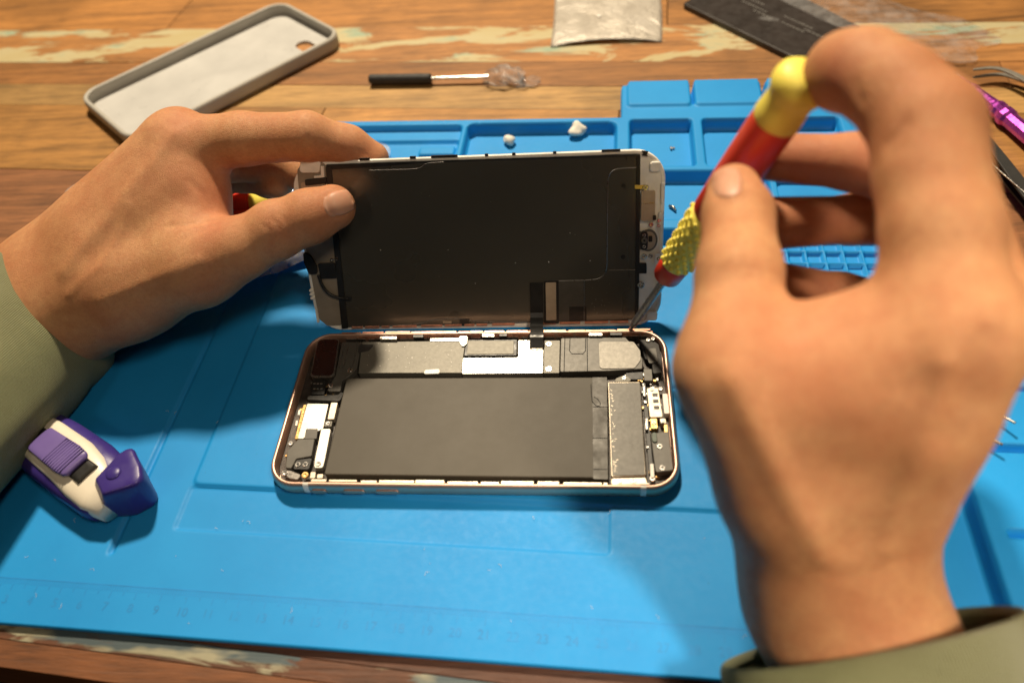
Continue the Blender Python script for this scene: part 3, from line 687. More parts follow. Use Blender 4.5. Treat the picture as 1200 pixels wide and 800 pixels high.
# ribbon cable between display and board
rib = [(628.6,331,1.0,'d'),(629,350,1.1,'d'),(629,376,1.4,'d')]
cl = [DT((*DP(x, y, w), w)) for x, y, w, _ in rib] + [U(629,392,9.5), U(628.6,400,7.4), U(628.4,408,5.75)]
mb = MB(); P_ = arc(cl); vv = []
wv = np.array([2.9,0,0])
for i, p in enumerate(P_): vv += [p-wv, p+wv, p+wv+[0,-.12,.12], p-wv+[0,-.12,.12]]
ff = []
for i in range(len(P_)-1):
    for k in range(4): ff.append((i*4+k, i*4+(k+1)%4, (i+1)*4+(k+1)%4, (i+1)*4+k))
mb.add(vv, ff); mb.build('ribbon_cable', M['black'], disp)
comp('ribbon_end', [(623,404),(636,404),(636,409),(622.6,409)], 5.3, 5.8, M['cream_metal'], .3, .1)
cf = dcomp('connector_frame', [(637.4,329),(654.6,328.5),(655,379),(637.8,379.6)], .5, .9, M['black'], .5, .1); dcomp('connector_plate', [(639.2,331.4),(651.6,331),(652,375),(640,375.6)], .9, 1.35, M['beige'], .4, .15, cf)

# ------------------------------------------------------------------ hands
def smin(a, b, k):
    h = np.clip(.5+.5*(b-a)/k, 0, 1); return b+(a-b)*h - k*h*(1-h)
def cap(p, A, B, ra, rb):
    ba = B-A; pa = p-A; l2 = float(ba@ba); h = np.clip((pa@ba)/l2, 0, 1)
    return np.linalg.norm(pa-h[:,None]*ba, axis=1) - (ra+(rb-ra)*h)
class Hand:
    def __init__(s): s.palm = []; s.fing = []; s.crease = []; s.bumps = []
    def J(s, q_): return (H(q_[0], q_[1], q_[2]), q_[3])
    def add_palm(s, a, b, k=10): s.palm.append((*s.J(a), *s.J(b), k))
    def add_finger(s, js, k=9, kin=3.5):
        s.fing.append(([s.J(j) for j in js], k, kin))
    def __call__(s, p):
        d = None
        for A, ra, B, rb, k in s.palm:
            e = cap(p, A, B, ra, rb); d = e if d is None else smin(d, e, k)
        tot = None
        for js, k, kin in s.fing:
            g = None
            for (A, ra), (B, rb) in zip(js[:-1], js[1:]):
                e = cap(p, A, B, ra, rb); g = e if g is None else smin(g, e, kin)
            g = smin(d, g, k); tot = g if tot is None else smin(tot, g, 1.6)
        for c, r, k in s.bumps: tot = smin(tot, np.linalg.norm(p-c, axis=1)-r, k)
        for pts, dep, w in s.crease:
            m = None
            for A, B in zip(pts[:-1], pts[1:]):
                e = cap(p, A, B, 0, 0); m = e if m is None else np.minimum(m, e)
            tot = tot + dep*np.exp(-(m/w)**2)
        return tot
    def hit(s, px, py, d0=100, d1=400):
        dr = ray(px, py); t = d0
        for _ in range(80):
            d = float(s((CAM+dr*t)[None])[0]); t += max(d, .02)*.8
            if d < .03 or t > d1: break
        return CAM+dr*t, t
    def normal(s, p):
        e = .3; g = np.array([float(s((p+e*np.eye(3)[i])[None])[0]-s((p-e*np.eye(3)[i])[None])[0]) for i in range(3)]); return g/np.linalg.norm(g)
    def groove(s, pts, dep=.5, w=.8):      # a skin fold drawn on the surface
        s.crease.append(([s.hit(x, y)[0] for x, y in pts], dep, w))
    def mesh(s, h=.9):
        pts = [a for p_ in s.palm for a in (p_[0]-p_[1], p_[0]+p_[1], p_[2]-p_[3], p_[2]+p_[3])] + [a for f_ in s.fing for (c, r) in f_[0] for a in (c-r, c+r)]
        lo = np.min(pts, 0)-4; hi = np.max(pts, 0)+4; B = 8
        nb = np.ceil((hi-lo)/(h*B)).astype(int); nn = nb*B
        cc = np.stack(np.meshgrid(*[np.arange(n)*B*h+B*h/2 for n in nb], indexing='ij'), -1).reshape(-1,3)+lo
        cd = s(cc); D = np.repeat(np.repeat(np.repeat(cd.reshape(nb), B, 0), B, 1), B, 2)
        act = np.abs(cd) < B*h*.9+3.0
        off = np.stack(np.meshgrid(*[np.arange(B)]*3, indexing='ij'), -1).reshape(-1,3)
        ai = np.stack(np.nonzero(act.reshape(nb)), 1)
        gi = (ai[:,None,:]*B+off[None]).reshape(-1,3)
        val = np.empty(len(gi))
        for a_ in range(0, len(gi), 200000): val[a_:a_+200000] = s(gi[a_:a_+200000]*h+lo)
        D[gi[:,0], gi[:,1], gi[:,2]] = val
        sg = D < 0; sh_ = np.array(D.shape)-1
        cnt = np.zeros(sh_, int)
        corners = [(i,j,k) for i in (0,1) for j in (0,1) for k in (0,1)]
        sl = lambda c: tuple(slice(c[a_], c[a_]+sh_[a_]) for a_ in range(3))
        for c in corners: cnt += sg[sl(c)]
        ac = (cnt > 0) & (cnt < 8); I = np.stack(np.nonzero(ac), 1); idx = -np.ones(sh_, int); idx[ac] = np.arange(len(I))
        pos = np.zeros((len(I),3)); num = np.zeros(len(I))
        dv = {c: D[I[:,0]+c[0], I[:,1]+c[1], I[:,2]+c[2]] for c in corners}
        for c in corners:
            for a_ in range(3):
                if c[a_] == 0:
                    c2 = list(c); c2[a_] = 1; c2 = tuple(c2); da, db_ = dv[c], dv[c2]; m = (da < 0) != (db_ < 0)
                    t = da[m]/(da[m]-db_[m]); pp = np.repeat(np.array(c, float)[None], m.sum(), 0); pp[:,a_] += t; pos[m] += pp; num[m] += 1
        V = (I+pos/num[:,None])*h+lo; Fs = []
        for a_ in range(3):
            b_, c_ = (a_+1)%3, (a_+2)%3
            s0 = [slice(None)]*3; s1 = [slice(None)]*3; s0[a_] = slice(0,-1); s1[a_] = slice(1,None)
            A_, B_ = sg[tuple(s0)], sg[tuple(s1)]; E = np.stack(np.nonzero(A_ != B_), 1); ok = (E[:,b_] > 0)&(E[:,c_] > 0)&(E[:,b_] < D.shape[b_]-1)&(E[:,c_] < D.shape[c_]-1)
            E = E[ok]; fl = A_[E[:,0],E[:,1],E[:,2]]
            def cid(db_, dc_):
                Q = E.copy(); Q[:,b_] -= db_; Q[:,c_] -= dc_; return idx[Q[:,0],Q[:,1],Q[:,2]]
            qd = np.stack([cid(1,1), cid(0,1), cid(0,0), cid(1,0)], 1); qd[~fl] = qd[~fl][:, ::-1]; Fs.append(qd)
        return V, np.concatenate(Fs)
def build_hand(hd, parent, flush, h=.9):
    V, Fq = hd.mesh(h)
    o = mesh('hand', V, Fq, M['skin'], parent, smooth=True)
    md = o.modifiers.new('smooth', 'SMOOTH'); md.factor = .5; md.iterations = 2
    fl = np.zeros(len(V))
    for c, r, am in flush: fl = np.maximum(fl, am*np.exp(-(np.linalg.norm(V-c, axis=1)/r)**2))
    a = o.data.attributes.new('flush', 'FLOAT', 'POINT'); a.data.foreach_set('value', fl.astype(np.float32)); return o
def build_nail(hd, parent, c, ax, hl, hw, lift=.22):
    """a thin curved nail plate following the finger's surface"""
    ax = np.array(ax, float); ax /= np.linalg.norm(ax); pr = np.array([-ax[1], ax[0]]); N = 14; v = []; nrm = []
    for i in range(N+1):
        for j in range(N+1):
            a_, b_ = -1+2*i/N, -1+2*j/N
            # square to rounded square
            a2 = a_*math.sqrt(max(0, 1-.36*b_*b_)); b2 = b_*math.sqrt(max(0, 1-.36*a_*a_))
            x, y = np.array(c)+ax*a2*hl+pr*b2*hw; p, _ = hd.hit(x, y); n = hd.normal(p)
            e = max(abs(a_), abs(b_)); v.append(p+n*(lift*(1-.75*e**6))); nrm.append(n)
    f = [(i*(N+1)+j, (i+1)*(N+1)+j, (i+1)*(N+1)+j+1, i*(N+1)+j+1) for i in range(N) for j in range(N)]
    n0 = len(v); v += [p-n*.5 for p, n in zip(v, nrm)]; f += [tuple(n0+k for k in q_[::-1]) for q_ in f[:N*N]]
    bd = [i for i in range(N+1)] + [i*(N+1)+N for i in range(1,N+1)] + [N*(N+1)+j for j in range(N-1,-1,-1)] + [i*(N+1) for i in range(N-1,0,-1)]
    f += [(bd[k], bd[(k+1)%len(bd)], n0+bd[(k+1)%len(bd)], n0+bd[k]) for k in range(len(bd))]
    return mesh('fingernail', v, f, M['nail'], parent, smooth=True)

person = empty('person', H(100,600,330), 'person in sage green sleeves holding up the phone screen and a red and yellow screwdriver', 'person')
# -- left hand: pinches the lifted display at its upper left corner
Lh = Hand()
Lh.add_palm((-286,664,236,27), (-25,428,318,26)); Lh.add_palm((-25,428,318,26), (55,352,336,24.5))
Lh.add_palm((62,338,336,22), (205,170,316,12.5), 14); Lh.add_palm((70,338,343,21), (200,186,333,12)); Lh.add_palm((75,345,350,19), (192,206,350,11)); Lh.add_palm((80,350,355,17), (185,228,364,10))
Lh.add_palm((85,335,333,22.5), (196,222,319,14), 16); Lh.add_palm((95,345,329,21.5), (198,272,315,15.5), 16)
Lh.add_palm((70,372,326,20), (150,338,318,19), 14); Lh.add_palm((150,338,318,19), (232,314,308,14.5), 14)
Lh.add_palm((140,285,322,19), (218,222,317,12.5), 14); Lh.add_palm((226,214,318,10.5), (236,290,313,11.5), 14)
Lh.add_finger([(205,170,316,12),(285,163,312,10.8),(360,160,309,9.8),(408,172,315,8.6),(436,186,319,7.4)])
Lh.add_finger([(200,186,333,11.5),(325,190,341,9),(362,205,338,8),(384,214,335,7.2)])
Lh.add_finger([(192,206,350,10.5),(285,204,356,8.4),(315,213,349,7.2),(327,217,341,6.2)])
Lh.add_finger([(185,228,364,9.5),(248,222,372,7.5),(275,206,372,7)])
Lh.add_finger([(232,314,308,14.5),(280,292,304,12.6),(322,271,302.5,11.4),(362,254,302,10.8),(390,243,302.5,9.3)], k=11)
Lh.bumps = [(H(212,150,316), 7.5, 6), (H(322,262,300), 8.6, 4)]
for pts in ([(306,262),(316,270),(318,284)],[(318,256),(327,264),(330,280),(326,290)],[(330,252),(336,262),(337,274)]): Lh.groove(pts, .35, .6)
Lh.groove([(75,318),(130,250),(175,195),(203,158)], -.8, 3.4); Lh.groove([(105,300),(160,268),(205,235)], .9, 6); Lh.groove([(80,345),(118,312),(140,275),(150,240)], -.45, 1.7)
Lh.groove([(118,352),(170,330),(232,305)], -.5, 2.6); Lh.groove([(398,222),(384,225),(381,236),(386,249),(398,254)], .4, .8)
Lh.groove([(196,266),(215,264),(236,260),(252,258)], .35, 1.3); Lh.groove([(214,282),(230,272),(250,264)], .25, 1.1); Lh.groove([(222,212),(238,228),(247,246)], .35, 1.4); Lh.groove([(362,180),(358,170),(360,160)], .35, 1.2)
flL = [(Lh.hit(*p)[0], r, a_) for p, r, a_ in (((395,238),9,.35),((250,230),14,.45),((322,275),8,.25),((210,145),9,.3),((430,180),9,.35),((245,268),8,.4))]
hl_ = build_hand(Lh, person, flL, .85)
build_nail(Lh, hl_, (397.5,238), (1,-.30), 18.5, 14.5)
# -- right hand: holds the screwdriver between thumb, middle finger and an arched index finger on the cap
Rh = Hand()
W_R = H(993,690,206); E_R = W_R+np.array([.22,-.90,-.36])*230
Rh.palm.append((E_R, 30, W_R+(E_R-W_R)*.25, 26, 10)); Rh.palm.append((W_R+(E_R-W_R)*.25, 26, W_R, 22.8, 10))
Rh.add_palm((968,645,203,18.5), (925,555,188,15.5), 8); Rh.add_palm((925,555,188,15.5), (858,432,181,12.3), 8)
Rh.add_palm((994,645,203,19), (1116,396,163,13.2), 8); Rh.add_palm((994,645,213,17.5), (1158,376,190,12), 6); Rh.add_palm((992,645,220,16.5), (1150,378,210,11.5), 6); Rh.add_palm((984,650,228,15), (1122,398,228,11), 6)
Rh.add_palm((938,590,194,15), (962,700,206,20), 12); Rh.add_palm((950,548,187,18), (1030,482,176,17.5), 12); Rh.add_palm((905,425,184,11.5), (1058,404,171,13.5), 12); Rh.add_palm((908,475,182,14.5), (1042,448,170,15.5), 12)
Rh.add_finger([(1116,396,161,13),(1102,270,166,11.8),(1090,205,170,11.3),(1086,150,173,11.5),(1050,108,179,10.2),(1012,84,186,9.7),(990,84,194,9.3),(976,90,202,8.0)], kin=5)
Rh.add_finger([(1158,376,190,12),(1122,228,209,9.8),(1000,190,224,8.2),(886,183,238,7.4)])
Rh.add_finger([(1150,378,210,11),(1110,262,229,9),(1000,257,239,7.6),(900,262,238,8.6)])
Rh.add_finger([(1122,404,228,10),(1062,366,242,8.2),(985,349,245,8.0),(905,336,242,8.4)])
Rh.add_finger([(858,432,181,12.5),(866,318,194,10.8),(865,252,208,9.6),(860,224,213,7.8)], k=9)
Rh.bumps = [(H(1142,384,165), 7.5, 9), (H(864,318,188), 7, 5)]
Rh.groove([(912,378),(940,384),(985,374)], .5, 1.2)
Rh.groove([(862,446),(885,500),(915,560),(945,612),(968,655)], -1.3, 3.6)
Rh.groove([(1075,470),(1062,520),(1040,570),(1018,625)], 2.2, 8); Rh.groove([(1160,405),(1140,450),(1110,505)], 1.6, 4.5); Rh.groove([(985,560),(975,600),(985,640)], 1.4, 7)
Rh.groove([(1110,430),(1090,500),(1060,570),(1035,640)], -.9, 3); Rh.groove([(1060,655),(1020,672),(975,676)], .25, 2.0)
Rh.groove([(1040,168),(1052,160),(1062,146)], .5, 1.6); Rh.groove([(1046,182),(1060,172)], .35, 1.1); Rh.groove([(1010,118),(1003,108),(1003,96)], .4, 1.2)
Rh.groove([(836,212),(838,228),(848,237),(862,237),(872,228),(874,212)], .4, .9)
for y in (318,326,334): Rh.groove([(838,y),(860,y-5),(884,y)], .3, .7)
flR = [(Rh.hit(*p)[0], r, a_) for p, r, a_ in (((975,85),9,.5),((960,370),14,.3),((950,190),16,.55),((960,265),20,.55),((960,335),20,.5),((856,205),7,.3),((1010,180),12,.5))]
hr_ = build_hand(Rh, person, flR, .9)
build_nail(Rh, hr_, (852,214), (-.15,-1), 17.5, 18)

def sleeve(rings, rib_n, thick=3.4, name='sleeve'):
    """rings: (centre, axis, half width along e1, half width along e2)"""
    n = 128; v = []; rib = []; m = len(rings)
    for i, (c, d, e1, a_, b_) in enumerate(rings):
        d = d/np.linalg.norm(d); e1 = e1-d*(e1@d); e1 /= np.linalg.norm(e1); e2 = np.cross(d, e1)
        for k in range(n+1):
            t = 2*math.pi*k/n - math.pi/2; w = 1+.012*math.sin(3*t+i*.9)+(.018*math.sin(5*t+i*1.3)+.012*math.sin(9*t-i*.8))*min(1, max(0, i-4)/3)
            v.append(c+(e1*a_*math.cos(t)+e2*b_*math.sin(t))*w); rib.append(k*rib_n/n*2*math.pi)
    f = [(i*(n+1)+k, (i+1)*(n+1)+k, (i+1)*(n+1)+k+1, i*(n+1)+k+1) for i in range(m-1) for k in range(n)]
    o = mesh(name, v, f, M['knit'], person, smooth=True)
    a = o.data.attributes.new('rib', 'FLOAT', 'POINT'); a.data.foreach_set('value', np.array(rib, np.float32))
    so = o.modifiers.new('solid', 'SOLIDIFY'); so.thickness = thick*MM; so.offset = 1; sb = o.modifiers.new('sub', 'SUBSURF'); sb.levels = sb.render_levels = 1
    return o
# left cuff: rim from about (0,330) to (112,428)
def cuff(A, B, width, depth_w, prof, tilt):
    """A: rim centre, B: far end; prof: (distance from the rim, scale)"""
    d = B-A; ln = np.linalg.norm(d); d /= ln; R = []
    view = A-CAM; view /= np.linalg.norm(view); e1 = np.cross(d, view)
    for t, sc in prof:
        fade = max(0, 1-t/60); R.append((A+d*t, d+tilt*fade, e1, width*sc, depth_w*sc))
    return R
Lc, Le = H(50,368,333), H(-280,662,234)
sleeve(cuff(Lc, Le, 37, 29, [(0,.95),(1.2,.99),(4,1.0),(14,1.0),(17,.985),(19,1.01),(30,1.01),(45,1.01),(70,1.02),(110,1.04),(160,1.06),(260,1.1)], AX[0]*0), 300)
Rc = H(1010,743,203); Re = Rc+(E_R-W_R)
sleeve(cuff(Rc, Re, 40.5, 30, [(0,.955),(1.2,1.0),(4,1.02),(12,1.02),(15,1.0),(17,1.03),(30,1.06),(60,1.1),(110,1.2)], AX[0]*.02), 300)

# ------------------------------------------------------------------ the screwdriver in the hand
SA, SB = H(738,386,320), H(951,80,196)
SL = np.linalg.norm(SB-SA); sd = (SB-SA)/SL; k_ = SL/143.0
drv = empty('screwdriver', SA, 'red and yellow precision screwdriver held in the right hand touching the phone edge', 'screwdriver')
mb = MB(); mb.lathe(SA, SB, [(0,.5),(.4,.75),(4,1.3),(7,1.6),(44*k_,1.6)], 20); mb.build('shaft', M['bright_steel'], drv, smooth=True).modifiers.new('e', 'EDGE_SPLIT')
def lat(name, prof, mat): 
    o = MB().lathe(SA, SB, [(t*k_, r) for t, r in prof], 40).build(name, mat, drv, smooth=True); e_ = o.modifiers.new('e', 'EDGE_SPLIT'); e_.split_angle = math.radians(55); return o
lat('collar', [(42.2,1.2),(42.3,4.8),(42.9,5.5),(50.5,5.9),(51.2,5.7),(51.3,4.6)], M['red_plastic'])
mb = MB(); mb.lathe(SA, SB, [(51*k_,5.4),(52*k_,5.9),(66*k_,6.3),(81*k_,6.6),(81.3*k_,5.6)], 40)
h_ = np.array([0,0,1.]); e1 = np.cross(sd, h_); e1 /= np.linalg.norm(e1); e2 = np.cross(sd, e1)
for i in range(10):
    for j in range(13):
        t = (53.4+i*2.85)*k_; a_ = 2*math.pi*(j+.5*(i%2))/13; rr_ = 6.1+.65*(i/10); mb.sphere(SA+sd*t+(e1*math.cos(a_)+e2*math.sin(a_))*rr_, .98, 12, 8)
mb.build('grip', M['yellow_plastic'], drv, smooth=True)
lat('handle', [(81,5.4),(81.2,6.2),(83,6.7),(100,7.1),(122,7.1),(124.6,6.9),(125,6)], M['red_plastic'])
lat('swivel_cap', [(124.4,6.9),(125.2,7.2),(128,7.0),(130.5,6.8),(132.6,6.75),(134,7.1),(135.4,7.8),(136.8,8.1),(138.4,8.05),(140.2,7.4),(141.6,5.8),(142.3,3.6),(142.6,1.2)], M['yellow_plastic'])

# ------------------------------------------------------------------ things on the table and in the trays
TZ = -4.0
# phone case lying open side up
ca = [U(107,108,4), U(160,163,4), U(397,43,4), U(318,9,4)]
cen = sum(ca)/4; ev = ((ca[2]-ca[1])+(ca[3]-ca[0])); ang = math.atan2(ev[1], ev[0]); CL, CW = 163, 83
CT = lambda p: (cen[0]+p[0]*math.cos(ang)-p[1]*math.sin(ang), cen[1]+p[0]*math.sin(ang)+p[1]*math.cos(ang), TZ+p[2])
case = empty('phone_case', (cen[0],cen[1],TZ), 'grey bumper phone case with pale back lying open side up on the table', 'phone case')
v = []; f = []; pr = [(2.5,.2),(.6,.9),(0,2.6),(0,8.2),(.6,9.6),(1.6,10),(2.8,9.6),(3.2,8.8),(2.4,7.8),(2.2,3),(2.4,2.0),(6,1.8)]
for ins, z in pr:
    ring = rrect(-CL/2+ins, -CW/2+ins, CL/2-ins, CW/2-ins, 14-ins, 8); n = len(ring); v += [CT((p[0],p[1],z)) for p in ring]
for i in range(len(pr)-1):
    for k in range(n): f.append((i*n+k, i*n+(k+1)%n, (i+1)*n+(k+1)%n, (i+1)*n+k))
bump_o = mesh('bumper', v, f, M['grey_rubber'], case, smooth=True)
hp = U(357,47,3)-np.array([cen[0],cen[1],0]); hx_ = hp[0]*math.cos(ang)+hp[1]*math.sin(ang); hy_ = -hp[0]*math.sin(ang)+hp[1]*math.cos(ang)
outer = rrect(-CL/2+3,-CW/2+3,CL/2-3,CW/2-3,11,8); hole = rrect(hx_-5.5, hy_-10, hx_+5.5, hy_+10, 5.4, 8)
k0 = min(range(len(outer)), key=lambda k: (outer[k][0]-hx_)**2+(outer[k][1]-hy_)**2); k1 = min(range(len(hole)), key=lambda k: (hole[k][0]-outer[k0][0])**2+(hole[k][1]-outer[k0][1])**2)
o_ = outer[k0:]+outer[:k0]; h_ = hole[k1:]+hole[:k1]
MB().prism(o_+[(o_[0][0]-.04, o_[0][1]-.04)]+[(h_[0][0]-.04,h_[0][1]-.04)]+h_[:0:-1]+[h_[0]], .3, 1.9, CT).build('back_panel', M['case_back'], case)
for x, l in ((-30,14),(-8,12),(32,22)):
    MB().box(x, CW/2-.4, 3, x+l, CW/2+.5, 6.5, CT).build('button_cover', M['grey_rubber'], case, bevel=.4)

# thin black handled driver with a clear cap
a_, b_ = U(433,93,0), U(506,92,0); c_ = U(572,90,0)
d1 = empty('opening_tool', (a_+c_)/2*[1,1,0]+[0,0,TZ], 'thin black handled driver with bare steel shaft lying on the table', 'screwdriver')
MB().lathe(a_, b_, [(0,2.6),(1,3.2),(np.linalg.norm(b_-a_)-1,3.2),(np.linalg.norm(b_-a_),2)], 20).build('handle', M['black_matte'], d1, smooth=True).modifiers.new('e', 'EDGE_SPLIT')
MB().lathe(b_, c_, [(-1,1.1),(np.linalg.norm(c_-b_),1.1)], 14).build('shaft', M['steel'], d1, smooth=True).modifiers.new('e', 'EDGE_SPLIT')
# crumpled clear wrapper at its end: folded film
def film(name, c, rx, ry, hgt, mat, n=40, seed=1, rot=0, fold=3, edge=None):
    r = np.random.default_rng(seed); v = []; ph = r.uniform(0, 6.28, (6,2)); fr = r.uniform(.6, fold, (6,2))
    for i in range(n+1):
        for j in range(n+1):
            a_, b_ = -1+2*i/n, -1+2*j/n
            a2, b2 = a_*math.sqrt(1-.4*b_*b_), b_*math.sqrt(1-.4*a_*a_)
            z = sum(abs(math.sin(fr[k,0]*2*a_+fr[k,1]*2*b_+ph[k,0])) for k in range(6))/6
            z = hgt*(z*.9)*(1-.75*max(abs(a_),abs(b_))**2)
            x, y = a2*rx*(1+.08*math.sin(5*b_+ph[0,1])), b2*ry*(1+.08*math.sin(6*a_+ph[1,1]))
            v.append((c[0]+x*math.cos(rot)-y*math.sin(rot), c[1]+x*math.sin(rot)+y*math.cos(rot), c[2]+.4+z))
    f = [(i*(n+1)+j, (i+1)*(n+1)+j, (i+1)*(n+1)+j+1, i*(n+1)+j+1) for i in range(n) for j in range(n)]
    o = mesh(name, v, f, mat, None, smooth=True); return o
c_ = U(590,89,0)
tag(film('clear_wrapper', (c_[0],c_[1],TZ), 14, 9.5, 15, M['clear'], 26, 5, .1, 2.4), 'small crumpled clear plastic cap at the end of the black handled driver', 'plastic scrap')
c_ = U(612,92,0)
tag(film('clear_wrapper', (c_[0]+3,c_[1],TZ), 9, 6, 5, M['clear_thin'], 18, 8, .3, 2.4), 'flat thin clear plastic flake beside the crumpled clear cap', 'plastic scrap')
# silver anti static bag
pa, pb = U(645,53,-2), U(776,47,-2); pcn, pd = U(770,-60,-2), U(652,-62,-2)
v = []; N = 30
for i in range(N+1):
    for j in range(N+1):
        s_, t_ = i/N, j/N; p = (pa*(1-s_)+pb*s_)*(1-t_)+(pd*(1-s_)+pcn*s_)*t_
        z = TZ+.5+3.5*math.sin(math.pi*s_)**.7*(.45+.55*math.sin(math.pi*min(1, t_*1.3+.2)))+.5*math.sin(9*s_+5*t_)*math.sin(7*t_)
        v.append((p[0]+1.2*math.sin(5*t_), p[1]+ 2.5*math.sin(math.pi*s_), z))
f = [(i*(N+1)+j, (i+1)*(N+1)+j, (i+1)*(N+1)+j+1, i*(N+1)+j+1) for i in range(N) for j in range(N)]
bag = mesh('static_bag', v, f, M['static_bag'], None, smooth=True); so = bag.modifiers.new('s', 'SOLIDIFY'); so.thickness = .3*MM
tag(bag, 'grey silver anti static bag lying flat at the back of the table', 'bag')
sp = U(702,14,3)
MB().lathe((sp[0],sp[1],TZ+3.6), (sp[0],sp[1],TZ+6), [(0,2),(.8,1.8),(1.0,1.0)], 16).build('seal_dot', M['cable_white'], bag)
# spare battery
A, B, C, D = U(800,4,0), U(938,71,0), U(1010,32,0), U(872,-40,0)
spare = empty('spare_battery', (A+B+C+D)/4*[1,1,0]+[0,0,TZ], 'flat black spare battery cell lying at the back behind the raised index finger', 'battery')
MB().prism(fillet([A[:2],B[:2],C[:2],D[:2]], 2.5), TZ+.1, TZ+4, None).build('cell', M['foil_black'], spare, bevel=.9, segs=3)
t1, t2 = U(945,20,0), U(952,12,0); MB().box(t1[0], t1[1], TZ+1, t1[0]+7, t1[1]+9, TZ+2.2).build('contact_tab', M['black_matte'], spare, bevel=.2)
mb = MB(); ed = (B-A)/np.linalg.norm(B-A); en = np.array([-ed[1], ed[0], 0]); r = random.Random(2)
for k, (s0, o0) in enumerate(((22,36),(26,30),(40,26),(60,34),(64,27),(80,30))):
    x = 0
    while x < 16+6*(k%2):
        l = r.uniform(1, 3.2); p = A+ed*(s0+x)+en*o0; mb.prism([p[:2], p[:2]+ed[:2]*l, p[:2]+ed[:2]*l+en[:2]*1.6, p[:2]+en[:2]*1.6], TZ+3.9, TZ+4.06); x += l+.8
mb.build('printing', M['print_grey'], spare)
# clear sheet at the right of the spare battery
c_ = U(1010,22,0)
tag(film('clear_sheet', (c_[0],c_[1],TZ), 78, 34, 9, M['clear_thin'], 40, 12, -.5, 1.4), 'loose clear plastic sheet lying beside the black spare battery', 'plastic sheet')
# magenta driver
A, B = U(1126,92,0), U(1260,205,3)
mg = empty('screwdriver', (A+B)/2*[1,1,0]+[0,0,TZ], 'shiny magenta metal screwdriver lying on the table behind the right hand', 'screwdriver')
ln = np.linalg.norm(B-A)
o = MB().lathe(A, B, [(0,.8),(8,1.4),(10,2.2),(14,2.8),(15,2.4),(32,3.8),(34,4.8),(36,5.0),(38,4.2),(41,5.2),(44,5.2),(46,4.2),(ln,4.4)], 10).build('body', M['magenta'], mg, smooth=False)
MB().lathe(A, B, [(-6,.5),(1,.8)], 8).build('tip', M['steel'], mg)
# steel tweezers with bent points
def blade(pts, w0, w1, th_, mb, z):
    P_ = arc([np.array(p) for p in pts]); n = len(P_); vv = []; ff = []
    for i, p in enumerate(P_):
        t = P_[min(i+1,n-1)]-P_[max(i-1,0)]; t /= np.linalg.norm(t); s_ = np.array([-t[1], t[0], 0]); w = w0+(w1-w0)*i/(n-1)
        for sx, sz in ((-1,0),(1,0),(1,1),(-1,1)): vv.append(p+s_*w*sx+np.array([0,0,sz*th_]))
    for i in range(n-1):
        for k in range(4): ff.append((i*4+k, i*4+(k+1)%4, (i+1)*4+(k+1)%4, (i+1)*4+k))
    ff += [(3,2,1,0), tuple((n-1)*4+k for k in range(4))]; mb.add(vv, ff)
tw = empty('tweezers', U(1200,100,TZ), 'bent steel tweezers at the far right edge of the table beyond the magenta screwdriver', 'tweezers')
for dy, z in ((0,4),(9,0)):
    mb = MB(); blade([U(1140,83+dy,z), U(1165,80+dy*.9,z), U(1185,86+dy*.4,z), U(1215,102,z), U(1300,140,z)], .5, 3.2, 1.0, mb, z); mb.build('blade', M['brushed'], tw, bevel=.2)
bt_ = empty('tweezers', U(1190,210,TZ), 'black coated tweezers lying on the table at the right behind the hand', 'tweezers')
for dy, z in ((0,6.5),(20,.5)):
    mb = MB(); blade([U(1120,125+dy,z), U(1162,172+dy*.9,z), U(1206,232+dy*.5,z), U(1290,330,z)], 1.2, 5, 1.3, mb, z); mb.build('blade', M['black_matte'], bt_, bevel=.3)
mb = MB(); mb.tube([U(1160,190,8.2), U(1215,238,8.2)], .35, 6); mb.build('bright_edge', M['steel'], bt_)
# putty lumps
def lump(name, px, py, r, seed, extra=()):
    c = U(px, py, 0); rg = np.random.default_rng(seed); bm = bmesh.new(); bmesh.ops.create_icosphere(bm, subdivisions=4, radius=1)
    dirs = rg.normal(size=(9,3)); dirs /= np.linalg.norm(dirs, axis=1)[:,None]; v = []
    for q_ in bm.verts:
        d = np.array(q_.co); s_ = 1+.16*sum(math.sin(4*(d@dd)+i) for i, dd in enumerate(dirs))/3
        for dd, am in extra: s_ += am*max(0, d@np.array(dd)/np.linalg.norm(dd))**10
        p = d*r*s_; v.append((c[0]+p[0], c[1]+p[1], -.4+r*.72+p[2]*.8))
    f = [tuple(x.index for x in q_.verts) for q_ in bm.faces]; bm.free(); return mesh(name, v, f, M['putty'], None, smooth=True)
tag(lump('putty_lump', 597, 168, 3.6, 3), 'small round white putty lump in the blue tray, plain one', 'putty')
tag(lump('putty_lump', 676, 158, 4.3, 4, (((-.1,.5,.9), .55), ((1,.1,.2), .55))), 'larger white putty lump with two nubs in the blue tray', 'putty')
# loose bits
c_ = U(788,244,-.4)
o = MB().tube([c_+[-1.6,1,.8], c_+[.2,-.6,1.1], c_+[1.4,-3.2,.8]], [.7,1.0,.5], 8).build('metal_clip', M['steel_dark'], None, smooth=True); tag(o, 'small dark metal clip lying in the blue tray right of the screen', 'clip')
c_ = U(788,175,-.4); o = MB().lathe(c_+[-1.3,0,.7], c_+[1.3,.3,.7], [(0,1.0),(.8,1.0),(.8,.5),(2.6,.45)], 12).build('loose_screw', M['steel_dark'], None); tag(o, 'tiny dark loose screw in the square blue tray box', 'screw')
